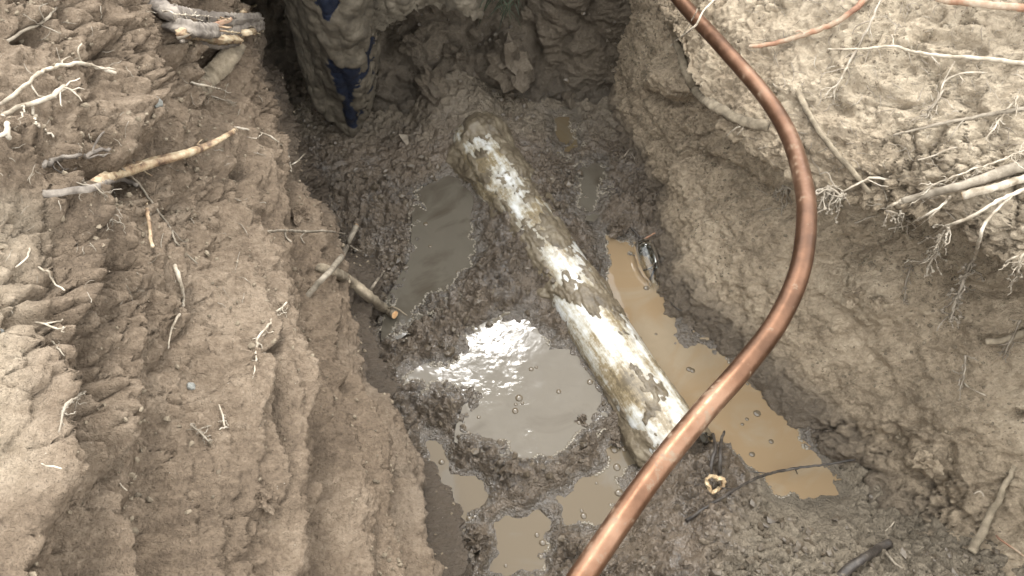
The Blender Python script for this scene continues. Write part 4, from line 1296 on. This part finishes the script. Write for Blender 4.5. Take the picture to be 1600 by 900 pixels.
# tan husk: a crumpled open ring
hc = on(1117, 756, 0.010)
m = m_per_px(hc)
HV, HF = [], []
na, nb = 22, 8
for i in range(na):
    a = 2 * math.pi * i / na
    rr = (12.5 + 2.5 * math.sin(3 * a + 1) + random.uniform(-1.6, 1.6)) * m
    for j in range(nb):
        b = 2 * math.pi * j / nb
        q = (4.2 + random.uniform(-1.3, 1.3) + 1.2 * math.sin(2 * a)) * m
        ctr = R_ * (math.cos(a) * rr) + U_ * (math.sin(a) * rr * 0.9)
        rad_ = ctr.normalized()
        HV.append(hc + ctr + rad_ * (math.cos(b) * q * 0.8) + N_ * (math.sin(b) * q * 1.3))
for i in range(na):
    for j in range(nb):
        HF.append((i * nb + j, i * nb + (j + 1) % nb, ((i + 1) % na) * nb + (j + 1) % nb, ((i + 1) % na) * nb + j))
me = bpy.data.meshes.new('husk')
me.from_pydata([tuple(p) for p in HV], [], HF)
me.update()
tag(obj('husk', me, M_HUSK), 'small crumpled tan husk ring lying on mud by the black twig', 'husk')

# clear bottle
t = NT('clear_plastic')
t.b.inputs['Transmission Weight'].default_value = 1.0
M_CLEAR = t.fin((0.93, 0.94, 0.92), 0.04, t.bump(t.noise(60, 3, 0.5), 0.1, 0.001), ior=1.3)
b0, b1 = Vector(at_z(1005, 378, 0.022)), Vector(at_z(1022, 446, 0.004))
bd = (b1 - b0).normalized()
bs = bd.cross(Vector((0, 0, 1))).normalized()
bb = bs.cross(bd)
BL = (b1 - b0).length
prof = [(0, 0.0), (0, .013), (.004, .0185), (.02, .0195), (BL * .55, .0195), (BL * .75, .015), (BL * .86, .009), (BL * .9, .0075), (BL, .0075), (BL, .0062), (BL * .88, .0064), (BL * .74, .0138), (BL * .54, .0183), (.02, .0183), (.006, .0172), (.002, 0.0)]
n_ = 28
BV, BF = [], []
for h_, r_ in prof:
    for q in range(n_):
        a = 2 * math.pi * q / n_
        BV.append(b0 + bd * h_ + (bs * math.cos(a) + bb * math.sin(a)) * r_)
for k in range(len(prof) - 1):
    for q in range(n_):
        BF.append((k * n_ + q, k * n_ + (q + 1) % n_, (k + 1) * n_ + (q + 1) % n_, (k + 1) * n_ + q))
me = bpy.data.meshes.new('bottle')
me.from_pydata([tuple(p) for p in BV], [], BF)
me.update()
me.polygons.foreach_set('use_smooth', np.full(len(me.polygons), True))
tag(obj('bottle', me, M_CLEAR), 'small clear bottle lying half sunk at the upper end of the brown puddle', 'bottle')


# ---------------------------------------------------------------- clods and pebbles
def ico(sub):
    import bmesh
    bm = bmesh.new()
    bmesh.ops.create_icosphere(bm, subdivisions=sub, radius=1.0)
    V = np.array([v.co[:] for v in bm.verts])
    F = np.array([[v.index for v in f.verts] for f in bm.faces])
    bm.free()
    return V, F


I1, T1 = ico(1)
I3, T3 = ico(3)


def rotmat():
    q = RNG.normal(size=4)
    q /= np.linalg.norm(q)
    w, x, y, z = q
    return np.array([[1 - 2 * (y * y + z * z), 2 * (x * y - z * w), 2 * (x * z + y * w)], [2 * (x * y + z * w), 1 - 2 * (x * x + z * z), 2 * (y * z - x * w)], [2 * (x * z - y * w), 2 * (y * z + x * w), 1 - 2 * (x * x + y * y)]])


def clod(name, label, cat, px, py, rpx, mat, group=None, sink=0.35, lump=0.5, flat=0.75):
    p = on(px, py)
    _, nor = hit(px, py)
    r = rpx * m_per_px(p)
    V = I3.copy()
    offs = RNG.random(3) * 50
    d = 1 + lump * fbm(V + offs, 1.3, 4, 0.6) * 1.3
    V = V * d[:, None] * np.array([1.0, 0.85, flat])
    V = V @ rotmat().T * r
    me = mesh_quads(name, V, T3, k=3, smooth=False)
    o = obj(name, me, mat)
    o.location = p + nor * r * (1 - sink) * 0.6
    return tag(o, label, cat, group)


clod('pebble', 'rounded bluish grey pebble set in the upper left wall', 'pebble', 246, 163, 10, M_STONE, lump=0.15)
clod('pebble', 'small dark grey pebble in the middle of the left wall', 'pebble', 299, 605, 7, M_STONE, lump=0.2)
clod('pebble', 'small grey pebble at the picture edge beside the forked white rootlet', 'pebble', 2, 520, 6, M_STONE, lump=0.2)
clod('clod', 'pale crumbly clod caught under the copper pipe on the right wall', 'clod', 1362, 417, 6, M_CRUMB)
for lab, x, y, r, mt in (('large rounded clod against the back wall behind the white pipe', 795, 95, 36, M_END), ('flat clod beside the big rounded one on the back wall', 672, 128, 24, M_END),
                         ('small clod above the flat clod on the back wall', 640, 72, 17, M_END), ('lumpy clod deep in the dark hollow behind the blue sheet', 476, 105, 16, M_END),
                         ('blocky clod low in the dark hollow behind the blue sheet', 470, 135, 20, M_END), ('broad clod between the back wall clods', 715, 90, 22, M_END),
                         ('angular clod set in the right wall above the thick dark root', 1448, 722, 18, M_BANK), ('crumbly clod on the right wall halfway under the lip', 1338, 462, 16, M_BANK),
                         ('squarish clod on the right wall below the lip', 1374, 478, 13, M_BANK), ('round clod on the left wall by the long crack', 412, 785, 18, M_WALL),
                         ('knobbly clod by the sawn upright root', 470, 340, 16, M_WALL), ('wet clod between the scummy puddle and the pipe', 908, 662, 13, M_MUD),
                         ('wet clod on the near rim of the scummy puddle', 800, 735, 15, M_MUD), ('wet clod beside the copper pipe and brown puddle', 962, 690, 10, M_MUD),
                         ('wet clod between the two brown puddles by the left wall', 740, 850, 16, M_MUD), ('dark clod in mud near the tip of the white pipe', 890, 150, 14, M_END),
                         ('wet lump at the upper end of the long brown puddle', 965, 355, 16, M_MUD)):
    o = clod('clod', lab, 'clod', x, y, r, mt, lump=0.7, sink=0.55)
    for an, vl in (('wet', 0.25), ('clay', 0.0), ('dry', 0.25)):
        a = o.data.attributes.new(an, 'FLOAT', 'POINT')
        a.data.foreach_set('value', np.full(len(o.data.vertices), vl, np.float32))


# loose crumbs, uncountable
def crumbs(name, label, grids, n, smin, smax, mat, keep=None, pw=2.6):
    V, F, nv = [], [], 0
    pts, nrm = [], []
    for G, cnt in grids:
        N = grid_normals(G)
        N *= np.sign(((CAM - G) * N).sum(-1).mean())
        # area weights
        a = np.linalg.norm(np.cross(np.gradient(G, axis=0), np.gradient(G, axis=1)), axis=-1)
        gx, gy = proj(G)
        ok = (gx > -120) & (gx < 1720) & (gy > -120) & (gy < 1020)
        if keep is not None:
            ok &= keep(G)
        a = np.where(ok, a, 0).ravel()
        # crumbs gather in patches
        pat = sstep(-0.15, 0.5, fbm(G.reshape(-1, 3), 7, 2, off=40))
        a = a * (0.08 + pat)
        idx = RNG.choice(len(a), cnt, p=a / a.sum())
        pts.append(G.reshape(-1, 3)[idx])
        nrm.append(N.reshape(-1, 3)[idx])
    pts, nrm = np.concatenate(pts), np.concatenate(nrm)
    k = len(pts)
    sz_ = smin + (smax - smin) * RNG.random(k) ** pw
    pos = pts + nrm * (sz_ * RNG.uniform(-0.25, 0.45, k))[:, None] + RNG.normal(0, 0.001, (k, 3))
    base_ = I1[None] * (1 + RNG.uniform(-0.32, 0.32, (k, len(I1), 1)))
    scl = RNG.uniform(0.55, 1.15, (k, 1, 3))
    ang = RNG.uniform(0, 6.28, k)
    ca, sa = np.cos(ang)[:, None], np.sin(ang)[:, None]
    b_ = base_ * scl
    rx = b_[..., 0] * ca - b_[..., 1] * sa
    ry = b_[..., 0] * sa + b_[..., 1] * ca
    b_ = np.stack([rx, ry, b_[..., 2]], -1) * sz_[:, None, None] + pos[:, None]
    Vv = b_.reshape(-1, 3)
    Ff = (T1[None] + (np.arange(k) * len(I1))[:, None, None]).reshape(-1, 3)
    o = obj(name, mesh_quads(name, Vv, Ff, k=3, smooth=False), mat)
    return tag(o, label, 'soil crumbs', kind='stuff')


crumbs('soil_crumbs', 'loose tan soil crumbs clinging to the trench walls and bank', [(LD, 6000), (RD, 6500)], 0, 0.0006, 0.0034, M_CRUMB, keep=lambda G: G[..., 2] > 0.07)
zlev = 0.012
crumbs('mud_crumbs', 'wet mud crumbs strewn over the trench floor', [(Fl, 5200), (ED, 1200)], 0, 0.0010, 0.0080, M_WETCRUMB, keep=lambda G: G[..., 2] > zlev)

# fine hairs lying on the bank, uncountable
S_ = Soup()
for _ in range(420):
    if random.random() < 0.72:
        hx_, hy_ = random.uniform(1180, 1600), random.uniform(0, 330)
    else:
        hx_, hy_ = random.uniform(0, 430), random.uniform(0, 480)
    a = random.uniform(0, 6.28)
    Lp = random.uniform(8, 30)
    pts = []
    for q in range(5):
        pts.append(on(hx_, hy_, 0.0025))
        a += random.uniform(-0.7, 0.7)
        hx_ += math.cos(a) * Lp / 4
        hy_ += math.sin(a) * Lp / 4 + 1
    if max((pts[k + 1] - pts[k]).length for k in range(4)) > 0.03:
        continue
    rr = random.uniform(0.35, 0.8) * m_per_px(pts[0])
    S_.tube(pts, [rr, rr, rr, rr * .8, rr * .5], 4, 0.006, 0.2)
tag(obj('fine_root_hairs', S_.mesh('fine_root_hairs'), M_HAIR), 'scattered thread fine root hairs lying on the soil banks', 'root hairs', kind='stuff')

# ---------------------------------------------------------------- waterline glints and film modelled as pale flecks, and bubbles
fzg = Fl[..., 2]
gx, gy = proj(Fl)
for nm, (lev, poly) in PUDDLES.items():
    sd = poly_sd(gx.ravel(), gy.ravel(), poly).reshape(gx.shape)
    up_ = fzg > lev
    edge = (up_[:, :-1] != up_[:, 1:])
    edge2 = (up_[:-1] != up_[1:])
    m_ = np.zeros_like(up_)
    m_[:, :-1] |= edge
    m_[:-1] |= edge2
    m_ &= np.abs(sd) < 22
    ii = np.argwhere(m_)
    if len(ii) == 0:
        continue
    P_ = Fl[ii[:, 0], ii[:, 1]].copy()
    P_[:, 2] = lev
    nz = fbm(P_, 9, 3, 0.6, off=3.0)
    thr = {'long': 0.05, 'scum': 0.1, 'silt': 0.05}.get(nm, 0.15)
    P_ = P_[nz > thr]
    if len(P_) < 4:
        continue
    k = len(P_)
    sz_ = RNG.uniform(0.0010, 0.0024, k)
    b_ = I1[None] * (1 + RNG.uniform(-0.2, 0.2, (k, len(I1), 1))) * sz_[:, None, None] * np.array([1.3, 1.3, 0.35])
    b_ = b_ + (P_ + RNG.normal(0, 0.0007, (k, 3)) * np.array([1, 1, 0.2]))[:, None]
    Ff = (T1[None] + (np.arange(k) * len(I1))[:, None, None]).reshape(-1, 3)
    o = obj('rim_glint', mesh_quads('rim_glint', b_.reshape(-1, 3), Ff, k=3), M_RIMGLINT, PUD[nm])
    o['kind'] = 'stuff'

t = NT('bubble_film')
M_BUB = t.fin((0.10, 0.077, 0.05), 0.03, ior=1.45)
hemi = [(math.cos(a), math.sin(a)) for a in np.linspace(0, math.pi / 2, 6)]


def dome_mesh():
    V, F = [], []
    n = 16
    for r_, z_ in hemi[:-1]:
        for q in range(n):
            V.append((r_ * math.cos(2 * math.pi * q / n), r_ * math.sin(2 * math.pi * q / n), z_ * 0.45))
    V.append((0, 0, 0.45))
    for k in range(len(hemi) - 2):
        for q in range(n):
            F.append((k * n + q, k * n + (q + 1) % n, (k + 1) * n + (q + 1) % n, (k + 1) * n + q))
    L_ = (len(hemi) - 2) * n
    for q in range(n):
        F.append((L_ + q, L_ + (q + 1) % n, len(V) - 1))
    me = bpy.data.meshes.new('bubble')
    me.from_pydata(V, [], F)
    me.update()
    me.polygons.foreach_set('use_smooth', np.full(len(F), True))
    me.materials.append(M_BUB)
    return me


DOME = dome_mesh()
BUB = {'scum': [(811, 622, 6), (805, 642, 5), (873, 612, 4), (830, 577, 4), (838, 574, 3), (922, 597, 5), (816, 630, 3), (806, 632, 3), (925, 580, 4), (748, 652, 3), (905, 660, 4)],
       'long': [(1077, 577, 5), (1082, 579, 4), (1049, 493, 5), (1105, 678, 6), (1183, 646, 6), (1167, 655, 3), (1160, 663, 3), (1175, 710, 5), (1135, 610, 3), (1025, 522, 2.5), (1168, 600, 3), (1048, 614, 6), (1205, 690, 4), (1010, 450, 5)],
       'mid': [(964, 730, 6), (951, 725, 2.5), (955, 692, 7), (960, 703, 6), (975, 702, 4), (967, 770, 7), (932, 755, 2.5), (912, 806, 5), (909, 798, 3), (988, 703, 3)],
       'low': [(848, 848, 6), (845, 870, 4), (839, 836, 4), (790, 884, 3)], 'edge': [(733, 810, 5), (742, 808, 5), (702, 690, 4), (690, 722, 5)],
       'silt': [(665, 350, 4), (672, 385, 3), (700, 455, 3), (715, 425, 3)]}
for nm, lst in BUB.items():
    lev = PUDDLES[nm][0]
    for (bx, by, br) in lst:
        p = Vector(at_z(bx, by, lev))
        o = bpy.data.objects.new('bubble', DOME)
        COL.objects.link(o)
        o.parent = PUD[nm]
        o.location = p
        s_ = br * m_per_px(p)
        o.scale = (s_, s_ * random.uniform(0.85, 1.1), s_)

# ---------------------------------------------------------------- grass tuft on the far edge
S_ = Soup()
for _ in range(80):
    p = Vector(at_y(random.uniform(740, 812), random.uniform(-60, 12), random.uniform(1.10, 1.2)))
    d = Vector((random.uniform(-.7, .7), random.uniform(-.8, .1), random.uniform(-1.0, .4))).normalized()
    L_ = random.uniform(.02, .05)
    q = p + d * L_ * .5
    e = q + (d + Vector((0, -.1, -.7))).normalized() * L_ * .5
    S_.tube([p, q, e], [.0012, .001, .0003], 4, .012, 0.05, 0, 0, 0.4)
tag(obj('grass_tuft', S_.mesh('grass_tuft'), M_GRASS), 'dark green grass tuft hanging over the trench end', 'grass', kind='stuff')
